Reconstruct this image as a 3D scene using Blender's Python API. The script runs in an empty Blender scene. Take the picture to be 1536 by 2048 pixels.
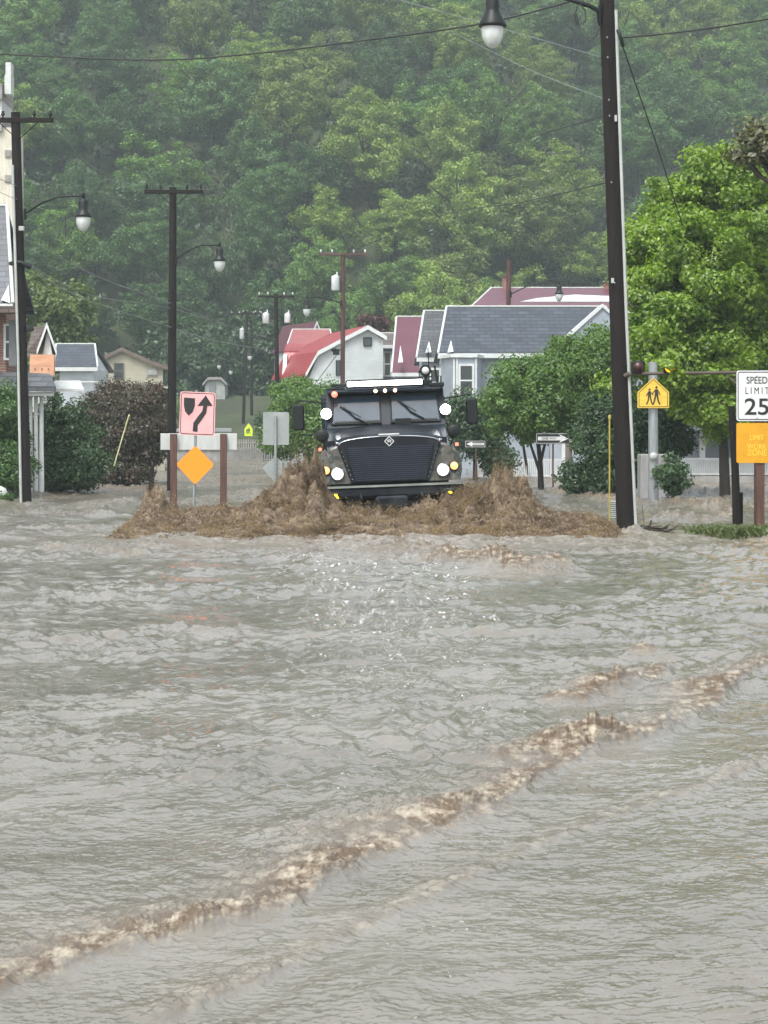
import bpy, math, random
import numpy as np
from mathutils import Vector, Matrix, Euler
R = math.radians
sc = bpy.context.scene
COL = sc.collection
# ------------------------------------------------------------------ camera, world, sun
K = 4800.0; HZ = 885.0; ZC = 1.55            # focal length in photo pixels, horizon row, eye height over the water
cam = bpy.data.cameras.new('camera'); camo = bpy.data.objects.new('camera', cam); COL.objects.link(camo)
camo.location = (0, 0, ZC); camo.rotation_euler = (R(90), 0, 0)
cam.sensor_fit = 'HORIZONTAL'; cam.sensor_width = 36; cam.lens = 36*K/1536
cam.shift_y = -(1024-HZ)/1536; cam.clip_start = .1; cam.clip_end = 3000
sc.camera = camo
w = bpy.data.worlds.new('World'); sc.world = w; w.use_nodes = True
nt = w.node_tree; bg = nt.nodes['Background']
SUN_EL, SUN_AZ = R(58), R(205)
sky = nt.nodes.new('ShaderNodeTexSky'); sky.sky_type = 'NISHITA'; sky.sun_disc = False
sky.sun_elevation = SUN_EL; sky.sun_rotation = SUN_AZ; sky.dust_density = 4; sky.air_density = 1.2
hs = nt.nodes.new('ShaderNodeHueSaturation'); hs.inputs['Saturation'].default_value = .36
nt.links.new(sky.outputs[0], hs.inputs['Color']); nt.links.new(hs.outputs[0], bg.inputs[0])
bg.inputs[1].default_value = .15
sun = bpy.data.lights.new('sun', 'SUN'); suno = bpy.data.objects.new('sun', sun); COL.objects.link(suno)
sun.energy = 1.4; sun.angle = R(20); sun.color = (1, .99, .95)
suno.rotation_euler = Vector((math.sin(SUN_AZ)*math.cos(SUN_EL), math.cos(SUN_AZ)*math.cos(SUN_EL), math.sin(SUN_EL))).to_track_quat('Z', 'Y').to_euler()
sc.view_settings.view_transform = 'Standard'; sc.view_settings.look = 'None'
sc.view_settings.exposure = 1.05; sc.view_settings.gamma = 1; sc.view_settings.use_curve_mapping = False
sc.cycles.use_denoising = True
sc.cycles.max_bounces = 6; sc.cycles.diffuse_bounces = 3; sc.cycles.glossy_bounces = 3; sc.cycles.transmission_bounces = 4
sc.cycles.volume_bounces = 0; sc.cycles.sample_clamp_indirect = 6

# ------------------------------------------------------------------ helpers
def P(px, py, d): return Vector(((px-768)*d/K, d, ZC+(HZ-py)*d/K))
def dist(py): return ZC*K/(py-HZ)
def G(px, py): return P(px, py, dist(py))
ORG = {}
def tag(o, label=None, cat=None, group=None, kind=None):
    for k, v in (('label', label), ('category', cat), ('group', group), ('kind', kind)):
        if v: o[k] = v
    return o
def thing(name, label, cat, loc, group=None, local=False):
    o = bpy.data.objects.new(name, None); COL.objects.link(o); o.location = loc; o.empty_display_size = .3
    ORG[o] = Vector((0, 0, 0)) if local else Vector(loc)
    return tag(o, label, cat, group)
def mesh_np(name, v, f, mats, smooth=False, mi=None):
    me = bpy.data.meshes.new(name); v = np.asarray(v, np.float32); f = np.asarray(f, np.int32)
    me.vertices.add(len(v)); me.vertices.foreach_set('co', v.ravel())
    n, k = f.shape
    me.loops.add(n*k); me.loops.foreach_set('vertex_index', f.ravel())
    me.polygons.add(n); me.polygons.foreach_set('loop_start', np.arange(0, n*k, k, dtype=np.int32))
    if mi is not None: me.polygons.foreach_set('material_index', np.asarray(mi, np.int32))
    me.polygons.foreach_set('use_smooth', np.full(n, smooth)); me.update(calc_edges=True)
    for m in (mats if isinstance(mats, (list, tuple)) else [mats]): me.materials.append(m)
    return me
def link(name, me, parent=None, loc=None):
    o = bpy.data.objects.new(name, me); COL.objects.link(o)
    if parent: o.parent = parent; ORG[o] = ORG[parent]
    elif loc is not None: o.location = loc
    return o
class MB:
    def __init__(s): s.v = []; s.f = []; s.sm = []
    def add(s, vs, fs, sm=False):
        n = len(s.v); s.v += [tuple(p) for p in vs]; s.f += [tuple(i+n for i in f) for f in fs]; s.sm += [sm]*len(fs); return s
    def box(s, a, b, bev=0):
        x0, y0, z0 = a; x1, y1, z1 = b
        if bev:   # chamfered box
            e = bev; poly = [(x0+e, z0), (x1-e, z0), (x1, z0+e), (x1, z1-e), (x1-e, z1), (x0+e, z1), (x0, z1-e), (x0, z0+e)]
            cx, cz = (x0+x1)/2, (z0+z1)/2; kx = 1-2*e/(x1-x0); kz = 1-2*e/(z1-z0)
            rings = [(y0, kx, kz), (y0+e, 1, 1), (y1-e, 1, 1), (y1, kx, kz)]
            vs = [(cx+(x-cx)*qx, y, cz+(z-cz)*qz) for y, qx, qz in rings for x, z in poly]
            fs = [tuple(range(8)), tuple(range(31, 23, -1))] + [(r*8+i, r*8+8+i, r*8+8+(i+1) % 8, r*8+(i+1) % 8) for r in range(3) for i in range(8)]
            return s.add(vs, fs)
        return s.add([(x0,y0,z0),(x1,y0,z0),(x1,y1,z0),(x0,y1,z0),(x0,y0,z1),(x1,y0,z1),(x1,y1,z1),(x0,y1,z1)],
                     [(0,3,2,1),(4,5,6,7),(0,1,5,4),(1,2,6,5),(2,3,7,6),(3,0,4,7)])
    def prism(s, poly, off):          # polygon of 3D points swept by off
        n = len(poly); q = [Vector(p) for p in poly]; o = Vector(off)
        return s.add(q+[p+o for p in q], [tuple(range(n)), tuple(range(2*n-1, n-1, -1))]+[(i, i+n, (i+1) % n+n, (i+1) % n) for i in range(n)])
    def xz(s, poly, y0, y1): return s.prism([(x, y0, z) for x, z in poly], (0, y1-y0, 0))
    def tube(s, pts, r, n=8, cap=True):
        pts = [Vector(p) for p in pts]; rr = r if isinstance(r, (list, tuple)) else [r]*len(pts)
        vs = []; up = None
        for i, p in enumerate(pts):
            t = (pts[min(i+1, len(pts)-1)]-pts[max(i-1, 0)]).normalized()
            if up is None: up = t.orthogonal().normalized()
            a = (up-t*up.dot(t)).normalized(); up = a; b = t.cross(a)
            vs += [p+(a*math.cos(2*math.pi*k/n)+b*math.sin(2*math.pi*k/n))*rr[i] for k in range(n)]
        fs = [(i*n+k, i*n+(k+1) % n, (i+1)*n+(k+1) % n, (i+1)*n+k) for i in range(len(pts)-1) for k in range(n)]
        s.add(vs, fs, True)
        if cap: s.add(vs[:n], [tuple(range(n-1, -1, -1))]); s.add(vs[-n:], [tuple(range(n))])
        return s
    def lathe(s, c, prof, n=16, axis='z'):   # prof: (r, h)
        vs = []
        for r, h in prof:
            for k in range(n):
                a = 2*math.pi*k/n; u, v_ = r*math.cos(a), r*math.sin(a)
                vs.append((c[0]+u, c[1]+v_, c[2]+h) if axis == 'z' else (c[0]+u, c[1]-h, c[2]+v_) if axis == 'y' else (c[0]+h, c[1]+u, c[2]+v_))
        m = len(prof); fs = [(i*n+k, i*n+(k+1) % n, (i+1)*n+(k+1) % n, (i+1)*n+k) for i in range(m-1) for k in range(n)]
        s.add(vs, fs, True); s.add(vs[:n], [tuple(range(n-1, -1, -1))]); s.add(vs[-n:], [tuple(range(n))]); return s
    def build(s, name, mat, parent=None, loc=None):
        o0 = ORG[parent] if parent else Vector(loc) if loc is not None else Vector((0, 0, 0))
        me = bpy.data.meshes.new(name); me.from_pydata([(Vector(p)-o0)[:] for p in s.v], [], s.f)
        me.polygons.foreach_set('use_smooth', s.sm); me.materials.append(mat)
        import bmesh
        b = bmesh.new(); b.from_mesh(me); bmesh.ops.recalc_face_normals(b, faces=b.faces); b.to_mesh(me); b.free()
        return link(name, me, parent, loc)
def rrect(x0, z0, x1, z1, r, n=4):
    out = []
    for cx, cz, a0 in ((x1-r, z0+r, -90), (x1-r, z1-r, 0), (x0+r, z1-r, 90), (x0+r, z0+r, 180)):
        for k in range(n+1):
            a = R(a0+90*k/n); out.append((cx+r*math.cos(a), cz+r*math.sin(a)))
    return out
def text(body, x, y, z, h, mat, parent, name='lettering', bold=.012, sx=1.0, align='CENTER'):
    cu = bpy.data.curves.new('t', 'FONT'); cu.body = body; cu.size = 1; cu.offset = bold; cu.align_x = align; cu.extrude = .002
    t = bpy.data.objects.new('t', cu); COL.objects.link(t)
    dg = bpy.context.evaluated_depsgraph_get(); me = bpy.data.meshes.new_from_object(t.evaluated_get(dg))
    bpy.data.objects.remove(t); k = h/.70
    o0 = ORG[parent]
    for v in me.vertices: v.co = Vector((x+v.co.x*k*sx, y-v.co.z, z+v.co.y*k))-o0
    me.materials.clear(); me.materials.append(mat); return link(name, me, parent)
# ------------------------------------------------------------------ numpy noise
_rs = np.random.RandomState(7); _perm = np.concatenate([_rs.permutation(256)]*3)
_ga = _rs.rand(256)*2*np.pi; _gx, _gy = np.cos(_ga), np.sin(_ga); _val = _rs.rand(256)*2-1
def pn(x, y, seed=0):
    x = x+seed*17.31; y = y+seed*9.77
    xi = np.floor(x).astype(np.int64); yi = np.floor(y).astype(np.int64); fx = x-xi; fy = y-yi
    u = fx*fx*fx*(fx*(fx*6-15)+10); v = fy*fy*fy*(fy*(fy*6-15)+10)
    def g(ix, iy, dx, dy):
        h = _perm[_perm[ix & 255]+(iy & 255)]; return _gx[h]*dx+_gy[h]*dy
    a = g(xi, yi, fx, fy); b = g(xi+1, yi, fx-1, fy); c = g(xi, yi+1, fx, fy-1); d = g(xi+1, yi+1, fx-1, fy-1)
    return (a+u*(b-a)+v*((c+u*(d-c))-(a+u*(b-a))))*1.4
def ridg(x, y, s=0): return 1-2*np.abs(pn(x, y, s))
def fbm(x, y, s=0, o=4):
    r = 0; a = 1
    for i in range(o): r = r+a*pn(x*2**i, y*2**i, s+i*3); a *= .5
    return r
def vn3(p):
    i = np.floor(p).astype(np.int64); f = p-i; f = f*f*(3-2*f); r = 0
    for dx in (0, 1):
        for dy in (0, 1):
            for dz in (0, 1):
                h = _perm[_perm[_perm[(i[:, 0]+dx) & 255]+((i[:, 1]+dy) & 255)]+((i[:, 2]+dz) & 255)]
                wgt = (f[:, 0] if dx else 1-f[:, 0])*(f[:, 1] if dy else 1-f[:, 1])*(f[:, 2] if dz else 1-f[:, 2])
                r = r+_val[h]*wgt
    return r
# ------------------------------------------------------------------ materials
def _new(name):
    m = bpy.data.materials.new(name); m.use_nodes = True; n = m.node_tree; return m, n, n.nodes['Principled BSDF']
def _mixcol(n, fac, a, b, blend='MIX'):
    x = n.nodes.new('ShaderNodeMix'); x.data_type = 'RGBA'; x.blend_type = blend
    for i, v in ((0, fac), (6, a), (7, b)):
        if hasattr(v, 'links'): n.links.new(v, x.inputs[i])
        else: x.inputs[i].default_value = v if i == 0 else (*v[:3], 1)
    return x.outputs[2]
def _noise(n, scale, detail=4, coord='Object', rough=.6, stretch=None):
    tc = n.nodes.new('ShaderNodeTexCoord'); t = n.nodes.new('ShaderNodeTexNoise'); src = tc.outputs[coord]
    if stretch:
        mp = n.nodes.new('ShaderNodeMapping'); mp.inputs['Scale'].default_value = stretch; n.links.new(src, mp.inputs[0]); src = mp.outputs[0]
    n.links.new(src, t.inputs['Vector']); t.inputs['Scale'].default_value = scale; t.inputs['Detail'].default_value = detail; t.inputs['Roughness'].default_value = rough
    return t.outputs['Fac']
def _ramp(n, fac, a, b):
    r = n.nodes.new('ShaderNodeMapRange'); n.links.new(fac, r.inputs[0]); r.inputs[1].default_value = a; r.inputs[2].default_value = b; return r.outputs[0]
def _bump(n, bsdf, h, s, d=.02):
    b = n.nodes.new('ShaderNodeBump'); b.inputs['Strength'].default_value = s; b.inputs['Distance'].default_value = d
    n.links.new(h, b.inputs['Height']); n.links.new(b.outputs[0], bsdf.inputs['Normal'])
def M(name, col, rough=.6, metal=0, var=.25, vs=2.5, bump=.2, bs=20, stretch=None, dirt=None, emit=0):
    m, n, b = _new(name); c2 = [max(0, c*(1-var*1.4)) for c in col]; c1 = [min(1, c*(1+var*.5)) for c in col]
    f = _ramp(n, _noise(n, vs, 5, stretch=stretch), .3, .7); out = _mixcol(n, f, c2, c1)
    if dirt:
        g = _ramp(n, _noise(n, vs*.6, 6, stretch=(2.5, 2.5, .5)), .5, .72); out = _mixcol(n, g, out, dirt)
    n.links.new(out, b.inputs['Base Color']); b.inputs['Roughness'].default_value = rough; b.inputs['Metallic'].default_value = metal
    if bump: _bump(n, b, _noise(n, bs, 4, stretch=stretch), bump)
    if emit: b.inputs['Emission Color'].default_value = (*col, 1); b.inputs['Emission Strength'].default_value = emit
    return m
def M_lines(name, col, freq, axis='Z', depth=.5, rough=.6, var=.15):   # boards, standing seams
    m, n, b = _new(name); f = _ramp(n, _noise(n, 1.2, 6), .3, .75)
    tc = n.nodes.new('ShaderNodeTexCoord'); wv = n.nodes.new('ShaderNodeTexWave'); wv.wave_type = 'BANDS'; wv.bands_direction = axis; wv.wave_profile = 'SAW'
    wv.inputs['Scale'].default_value = freq; wv.inputs['Distortion'].default_value = .05; n.links.new(tc.outputs['Object'], wv.inputs[0])
    c = _mixcol(n, f, [x*(1-var*1.6) for x in col], [min(1, x*(1+var*.4)) for x in col])
    edge = _ramp(n, wv.outputs['Fac'], .85, 1.0)
    c = _mixcol(n, edge, c, [x*.55 for x in col]); n.links.new(c, b.inputs['Base Color'])
    b.inputs['Roughness'].default_value = rough; _bump(n, b, wv.outputs['Fac'], depth, .04); return m
def M_shingle(name, col):
    m, n, b = _new(name); tc = n.nodes.new('ShaderNodeTexCoord'); mp = n.nodes.new('ShaderNodeMapping'); mp.inputs['Rotation'].default_value = (R(90), 0, 0)
    br = n.nodes.new('ShaderNodeTexBrick'); n.links.new(tc.outputs['Object'], mp.inputs[0]); n.links.new(mp.outputs[0], br.inputs[0])
    br.inputs['Scale'].default_value = 1; br.inputs['Brick Width'].default_value = .5; br.inputs['Row Height'].default_value = .16; br.inputs['Mortar Size'].default_value = .02
    br.inputs['Color1'].default_value = (*[c*.75 for c in col], 1); br.inputs['Color2'].default_value = (*[c*1.25 for c in col], 1); br.inputs['Mortar'].default_value = (*[c*.45 for c in col], 1)
    f = _ramp(n, _noise(n, .8, 6), .3, .7); c = _mixcol(n, f, [.75]*3, [1.15]*3); c = _mixcol(n, 1.0, br.outputs[0], c, 'MULTIPLY')
    n.links.new(c, b.inputs['Base Color']); b.inputs['Roughness'].default_value = .45; _bump(n, b, br.outputs[1], -.4, .03); return m
def M_brick(name, col):
    m, n, b = _new(name); tc = n.nodes.new('ShaderNodeTexCoord'); mp = n.nodes.new('ShaderNodeMapping'); mp.inputs['Rotation'].default_value = (R(90), 0, 0)
    br = n.nodes.new('ShaderNodeTexBrick'); n.links.new(tc.outputs['Object'], mp.inputs[0]); n.links.new(mp.outputs[0], br.inputs[0])
    br.inputs['Scale'].default_value = 1; br.inputs['Brick Width'].default_value = .22; br.inputs['Row Height'].default_value = .075; br.inputs['Mortar Size'].default_value = .01
    br.inputs['Color1'].default_value = (*[c*.8 for c in col], 1); br.inputs['Color2'].default_value = (*[c*1.2 for c in col], 1); br.inputs['Mortar'].default_value = (.25, .22, .2, 1)
    n.links.new(br.outputs[0], b.inputs['Base Color']); b.inputs['Roughness'].default_value = .8; return m
def M_leaf(name, c1, c2, vs=.8, trans=.35, byobj=False, isl=1.0):
    m = bpy.data.materials.new(name); m.use_nodes = True; n = m.node_tree; n.nodes.clear()
    out = n.nodes.new('ShaderNodeOutputMaterial'); f = _ramp(n, _noise(n, vs, 5, rough=.75), .35, .65)
    c = _mixcol(n, f, c1, c2)
    g = n.nodes.new('ShaderNodeNewGeometry'); rr = _ramp(n, g.outputs['Random Per Island'], 0, 1)
    c = _mixcol(n, rr, _mixcol(n, 1.0, c, [1-.28*isl]*3, 'MULTIPLY'), _mixcol(n, 1.0, c, [1+.24*isl]*3, 'MULTIPLY'))
    if byobj:
        oi = n.nodes.new('ShaderNodeObjectInfo'); c = _mixcol(n, 1.0, c, oi.outputs['Color'], 'MULTIPLY')
    di = n.nodes.new('ShaderNodeBsdfDiffuse'); tr = n.nodes.new('ShaderNodeBsdfTranslucent'); gl = n.nodes.new('ShaderNodeBsdfGlossy')
    gl.inputs['Roughness'].default_value = .45
    n.links.new(c, di.inputs[0]); n.links.new(_mixcol(n, 1.0, c, [1.1, 1.25, .6], 'MULTIPLY'), tr.inputs[0])
    a = n.nodes.new('ShaderNodeMixShader'); a.inputs[0].default_value = trans; n.links.new(di.outputs[0], a.inputs[1]); n.links.new(tr.outputs[0], a.inputs[2])
    b = n.nodes.new('ShaderNodeMixShader'); b.inputs[0].default_value = .05; n.links.new(a.outputs[0], b.inputs[1]); n.links.new(gl.outputs[0], b.inputs[2])
    n.links.new(b.outputs[0], out.inputs[0]); return m
def glow(name, col, s):
    m, n, b = _new(name); b.inputs['Base Color'].default_value = (*col, 1); b.inputs['Emission Color'].default_value = (*col, 1); b.inputs['Emission Strength'].default_value = s
    b.inputs['Roughness'].default_value = .2; return m
m_pole = M('wet_creosote_wood', (.014, .010, .009), .7, var=.5, vs=3, stretch=(9, 9, .7), bump=.6, bs=12)
m_pole.node_tree.nodes['Principled BSDF'].inputs['Specular IOR Level'].default_value = .25
m_pole2 = M('weathered_red_wood', (.085, .04, .035), .6, var=.45, vs=3, stretch=(9, 9, .7), bump=.5, bs=12)
m_post = M('brown_stained_post', (.11, .052, .038), .6, var=.35, vs=3, stretch=(8, 8, .6), bump=.5)
m_galv = M('galvanised_steel', (.36, .39, .40), .45, .6, var=.2, vs=3, stretch=(4, 4, .5), bump=.1)
m_conduit = M('pale_conduit', (.42, .45, .42), .5, .1, var=.15)
m_black = M('black_paint', (.010, .013, .013), .45, var=.2, bump=.05)
m_globe = M('frosted_glass', (.62, .66, .64), .25, var=.12, vs=8, bump=.1, bs=30)
m_white = M('white_paint', (.60, .63, .61), .5, var=.12, dirt=(.45, .45, .42), bump=.1)
m_trim = M('white_trim', (.58, .61, .60), .5, var=.1, bump=.05)
m_glass, _n, _b = _new('window_glass'); _b.inputs['Base Color'].default_value = (.05, .06, .065, 1); _b.inputs['Roughness'].default_value = .08
m_wire = M('wire_rubber', (.025, .028, .028), .6, bump=0)
m_wirel = M('aluminium_wire', (.22, .25, .24), .5, .3, bump=0)
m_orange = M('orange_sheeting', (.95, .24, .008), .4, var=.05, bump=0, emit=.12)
m_signw = M('white_sheeting', (.62, .64, .63), .35, var=.06, bump=0, vs=6)
m_pink = M('pink_tinted_sheeting', (.80, .42, .42), .35, var=.25, vs=1.2, bump=0)
m_signk = M('black_legend', (.012, .012, .012), .5, var=.1, bump=0)
m_yel = M('yellow_sheeting', (.72, .48, .06), .4, var=.15, bump=0, vs=5, stretch=(.5, 1, 4))
m_amber = M('amber_panel', (.62, .30, .004), .45, var=.12, bump=0, vs=4)
m_amberl = M('faded_letters', (.80, .57, .05), .45, var=.2, bump=0, vs=30)
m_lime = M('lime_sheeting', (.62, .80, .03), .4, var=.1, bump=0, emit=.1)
m_back = M('sign_back_aluminium', (.30, .33, .32), .5, .3, var=.12, vs=4, bump=.05)
m_sid = M_lines('white_clapboard', (.62, .67, .67), 3.2)
m_sidb = M_lines('blue_grey_clapboard', (.43, .49, .55), 3.2)
m_sidc = M_lines('cream_clapboard', (.50, .48, .37), 2.6)
m_brick = M_brick('brown_brick', (.20, .09, .06))
m_slate = M_shingle('slate_shingle', (.055, .065, .082)); m_slatel = M_shingle('grey_shingle', (.08, .086, .092)); m_brownr = M_shingle('brown_shingle', (.11, .085, .072))
m_redr = M_lines('red_metal_roof', (.34, .045, .055), 1.2, 'X', .4, .4); m_maroon = M_lines('maroon_metal_roof', (.13, .045, .065), 1.6, 'X', .4, .4)
m_chim = M_brick('chimney_brick', (.22, .06, .045)); m_conc = M('grey_concrete', (.30, .29, .27), .8, var=.3, vs=2, bump=.4)
m_peach = M('raw_plywood', (.62, .33, .20), .7, var=.18, vs=2, stretch=(1, 1, 3)); m_cab = M('cabinet_paint', (.27, .27, .27), .5, var=.15, stretch=(3, 3, .6), dirt=(.18, .16, .13))
m_trunk = M('bark', (.045, .036, .028), .85, var=.4, vs=6, stretch=(3, 3, .6), bump=.6)
m_stain = M('stained_plaster', (.62, .60, .50), .7, var=.15, vs=3, stretch=(3, 3, .5), dirt=(.40, .36, .28))

# ------------------------------------------------------------------ terrain: one sheet, flood basin and hill
def terr(x, y):
    x = np.asarray(x, float); y = np.asarray(y, float)
    ys = 236+.10*x+9*pn(x*.02, y*.004, 3)
    hill = np.maximum(0, y-ys); z = -.9+np.clip((y-190)/10, 0, 1)*2.2+np.clip((y-200)/24, 0, 1)*4.6
    slope = .50-.0007*np.clip(x, -60, 60)
    z = z+hill*slope*np.clip(hill/25, .3, 1)+np.clip(hill/40, 0, 1)*6*fbm(x*.012, y*.012, 5, 3)+np.clip(hill/20, 0, 1)*1.2*fbm(x*.08, y*.08, 8, 2)
    z = np.where(y > 430, np.minimum(z, 100+(y-430)*.1+8*pn(x*.01, y*.01, 2)), z)
    # shoals that just break the flood: right verge, left bank under the shrubs
    for cx, cy, rx, ry, h in ((6.8, 41, 3.0, 2.0, 1.0), (-12.5, 66, 4.5, 7, .95), (-10.2, 77, 3, 6, .82), (11, 62, 4, 5, .88), (7.5, 31.2, 1.6, .9, .90)):
        q = ((x-cx)/rx)**2+((y-cy)/ry)**2; z = z+h*np.exp(-q*q)
    return z
xs = np.concatenate([np.linspace(-420, -70, 36), np.linspace(-66, 66, 265), np.linspace(70, 420, 36)])
ysv = np.concatenate([np.linspace(-60, 20, 20), np.linspace(21, 90, 160), np.linspace(92, 460, 185), np.linspace(470, 1500, 40)])
X, Y = np.meshgrid(xs, ysv); Z = terr(X, Y)
def gridf(nr, nc):
    i = (np.arange(nr-1)[:, None]*nc+np.arange(nc-1)[None, :]).ravel(); return np.stack([i, i+1, i+nc+1, i+nc], 1)
m_ground, n, b = _new('forest_floor_and_grass')
c = _mixcol(n, _ramp(n, _noise(n, .25, 6), .35, .65), (.022, .034, .014), (.050, .075, .024)); c = _mixcol(n, _ramp(n, _noise(n, 2.5, 6), .45, .7), c, (.06, .05, .03))
n.links.new(c, b.inputs['Base Color']); b.inputs['Roughness'].default_value = .95; _bump(n, b, _noise(n, 6, 5), .8, .1)
g = link('ground', mesh_np('ground', np.stack([X, Y, Z], -1).reshape(-1, 3), gridf(*X.shape), m_ground, True)); tag(g, kind='structure')

# ------------------------------------------------------------------ flood water
pys = np.concatenate([np.arange(2110, 1160, -1.25), np.arange(1160, 925, -.62), np.arange(925, 915, -.4)])
rows = dist(pys); rows = np.concatenate([[-40, -15, -4, 1, 3.2, 4.6, 5.6], rows, [255, 275]])
cpx = np.concatenate([-np.geomspace(9000, 340, 46), np.arange(-330, 1866, 2.3), 1536+np.geomspace(340, 9000, 46)])
XX = (cpx[None, :]-768)/K*np.maximum(rows, 5.8)[:, None]; YY = np.repeat(rows[:, None], len(cpx), 1)
far = np.clip((YY-18)/22, 0, 1); d_ = np.maximum(YY, 5)
def att(wl): return np.clip(wl/(2.6*np.maximum(1.25*d_**2/7440, .004)), 0, 1)   # fade waves the rows cannot carry
wx = XX+.25*pn(XX*.8, YY*.8, 21); wy = YY+.35*pn(XX*.7, YY*.7, 22)
rot = lambda a: (wx*math.cos(a)+wy*math.sin(a), -wx*math.sin(a)+wy*math.cos(a))
u1, v1 = rot(R(14)); u2, v2 = rot(R(-9))
patch = np.clip(.5+.9*fbm(u1*.22, v1*.30, 31, 3), 0, 1)      # calmer and rougher reaches
nr = np.clip((YY-5)/14, 0, 1)
nr = np.clip((YY-6)/9, 0, 1)
amp = np.clip(patch*1.3, .38, 1.25)
H = (.012+.030*far)*fbm(u2*.30, v2*.30, 33, 2)
H += (.006+.020*nr+.050*far)*(.4+.6*patch)*(ridg(u1*1.3, v1*.8, 35)+.5*pn(u2*2.1, v2*1.2, 38))*att(.9)
H += (.0055+.020*nr+.020*far)*amp*(ridg(u2*3.6, v2*1.9, 40)+.6*pn(u1*5.1, v1*2.6, 41))*att(.45)
H += (.0016+.011*nr)*amp*(ridg(u1*8.0, v1*4.2, 43))*att(.2)
rip = np.clip(.25+1.1*pn(XX*.9+4, YY*.5, 46)+.35*np.clip((XX-.2)*.6, 0, 1), .05, 1)
H += .0066*(1-.75*nr)*rip*ridg(u1*3.6, v1*9.5, 44)
H += .0042*(.35+.65*rip)*ridg(u2*9, v2*18, 47)*att(.06)
H += .0042*nr*amp*ridg(u1*17, v1*9, 48)*att(.10)
H += .0016*pn(XX*34, YY*34, 49)*att(.03)
FO = np.zeros_like(H)
turb = .5*ridg(wx*3.2, wy*2.4, 51)+.42*ridg(wx*8, wy*5, 53)+.34*ridg(wx*18, wy*10, 55)+.22*ridg(wx*38, wy*20, 56)*att(.05)
def ridge(pts, A, w1, w2, foam=1.0, rough=1.0, side=1):
    global H, FO
    W = [G(*p)[:2] for p in pts]; y0 = min(q[1] for q in W)-3; y1 = max(q[1] for q in W)+4
    r0, r1 = np.searchsorted(rows, [y0, y1]); x = XX[r0:r1]; y = YY[r0:r1]
    best = np.full(x.shape, 1e9); sg = np.zeros(x.shape); tt = np.zeros(x.shape); n_ = len(W)-1
    wob = .10*pn(x*2.2, y*2.2, 61)+.04*pn(x*7, y*7, 62)
    for i in range(n_):
        a, b = np.array(W[i]), np.array(W[i+1]); e = b-a; L = e@e
        t = np.clip(((x-a[0])*e[0]+(y-a[1])*e[1])/L, 0, 1); dx = x-a[0]-t*e[0]; dy = y-a[1]-t*e[1]; dd = np.hypot(dx, dy)
        s = np.sign(e[0]*dy-e[1]*dx); m_ = dd < best; best = np.where(m_, dd, best); sg = np.where(m_, s, sg); tt = np.where(m_, (i+t)/n_, tt)
    s = best*sg*side+wob*min(1, w2*1.5); end = np.clip(np.minimum(tt, 1-tt)*n_*2.2+.12, 0, 1)
    env = np.where(s < 0, np.exp(-(s/w1)**2), np.exp(-(s/w2)**1.4))*end
    tb = turb[r0:r1]; lum = .55+.9*pn(x*1.1, y*1.1, 64)
    H[r0:r1] += A*env*(np.clip(lum, .45, 1.3)*(.50+.85*rough*tb))
    FO[r0:r1] = np.maximum(FO[r0:r1], foam*np.clip(env**1.5*1.15*np.clip(lum+.6, 0, 1), 0, 1))
rows = np.asarray(rows)
ridge([(-90, 2030), (0, 1990), (170, 1915), (330, 1868), (560, 1822), (600, 1790), (700, 1738), (860, 1665), (1000, 1610), (1090, 1560), (1150, 1518), (1300, 1480), (1400, 1433), (1440, 1396), (1500, 1351), (1620, 1312)], .062, .05, .34, 1.0, .95)
ridge([(600, 1700), (760, 1660), (900, 1640), (1030, 1600)], .030, .2, .35, .6)
ridge([(1000, 1538), (1080, 1515), (1160, 1506), (1290, 1482), (1390, 1440)], .075, .06, .32, 1.0, .9)
ridge([(1060, 1410), (1160, 1412), (1290, 1372), (1335, 1350)], .085, .07, .26, 1.0)
ridge([(1300, 1398), (1430, 1392)], .03, .06, .2, .6)
ridge([(1258, 1312), (1290, 1314), (1326, 1312)], .11, .08, .28, 1)
ridge([(830, 1118), (900, 1128), (960, 1140), (1020, 1145), (1080, 1142), (1140, 1140)], .26, .3, .8, 1)
ridge([(700, 1108), (830, 1112), (960, 1120)], .12, .3, .7, .7)
ridge([(110, 1298), (180, 1292), (300, 1268), (340, 1266), (420, 1277), (570, 1268)], .07, .15, .35, .15, .6)
ridge([(800, 1182), (845, 1183)], .13, .15, .4, .5)
ridge([(890, 1210), (940, 1212)], .05, .15, .3, .2)
ridge([(300, 2052), (420, 1998), (500, 1962), (620, 1905), (760, 1835), (900, 1775), (1060, 1700), (1300, 1610), (1450, 1570), (1560, 1510)], .024, .04, .14, .42, .8)
ridge([(620, 2060), (800, 1995), (900, 1900)], .008, .1, .2, 0, .5)
ridge([(0, 1660), (160, 1625), (400, 1560), (700, 1500), (950, 1440)], .018, .2, .3, 0, .5)
ridge([(1380, 1600), (1440, 1560), (1536, 1515), (1620, 1480)], .018, .06, .3, .05, .5)
ridge([(1228, 1068), (1255, 1074), (1290, 1066)], .10, .15, .3, .5)
ridge([(28, 1014), (52, 1018), (80, 1013)], .10, .2, .4, .4)
ridge([(1495, 1084), (1520, 1088), (1545, 1084)], .06, .1, .3, .5)
for q in (((1340, 1012), (1420, 1025), (1560, 1020)), ((1300, 985), (1400, 995), (1536, 990)), ((1290, 1045), (1400, 1048), (1480, 1040)), ((1080, 985), (1200, 1000), (1260, 1020))):
    ridge(list(q), .22, .5, 1.2, .9)
for q in (((0, 1030), (120, 1036), (230, 1040)), ((20, 1060), (160, 1066), (280, 1058)), ((180, 1005), (280, 1008)), ((60, 1100), (200, 1108), (330, 1100)), ((330, 940), (420, 944), (540, 938))):
    ridge(list(q), .13, .4, .9, .35)
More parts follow.
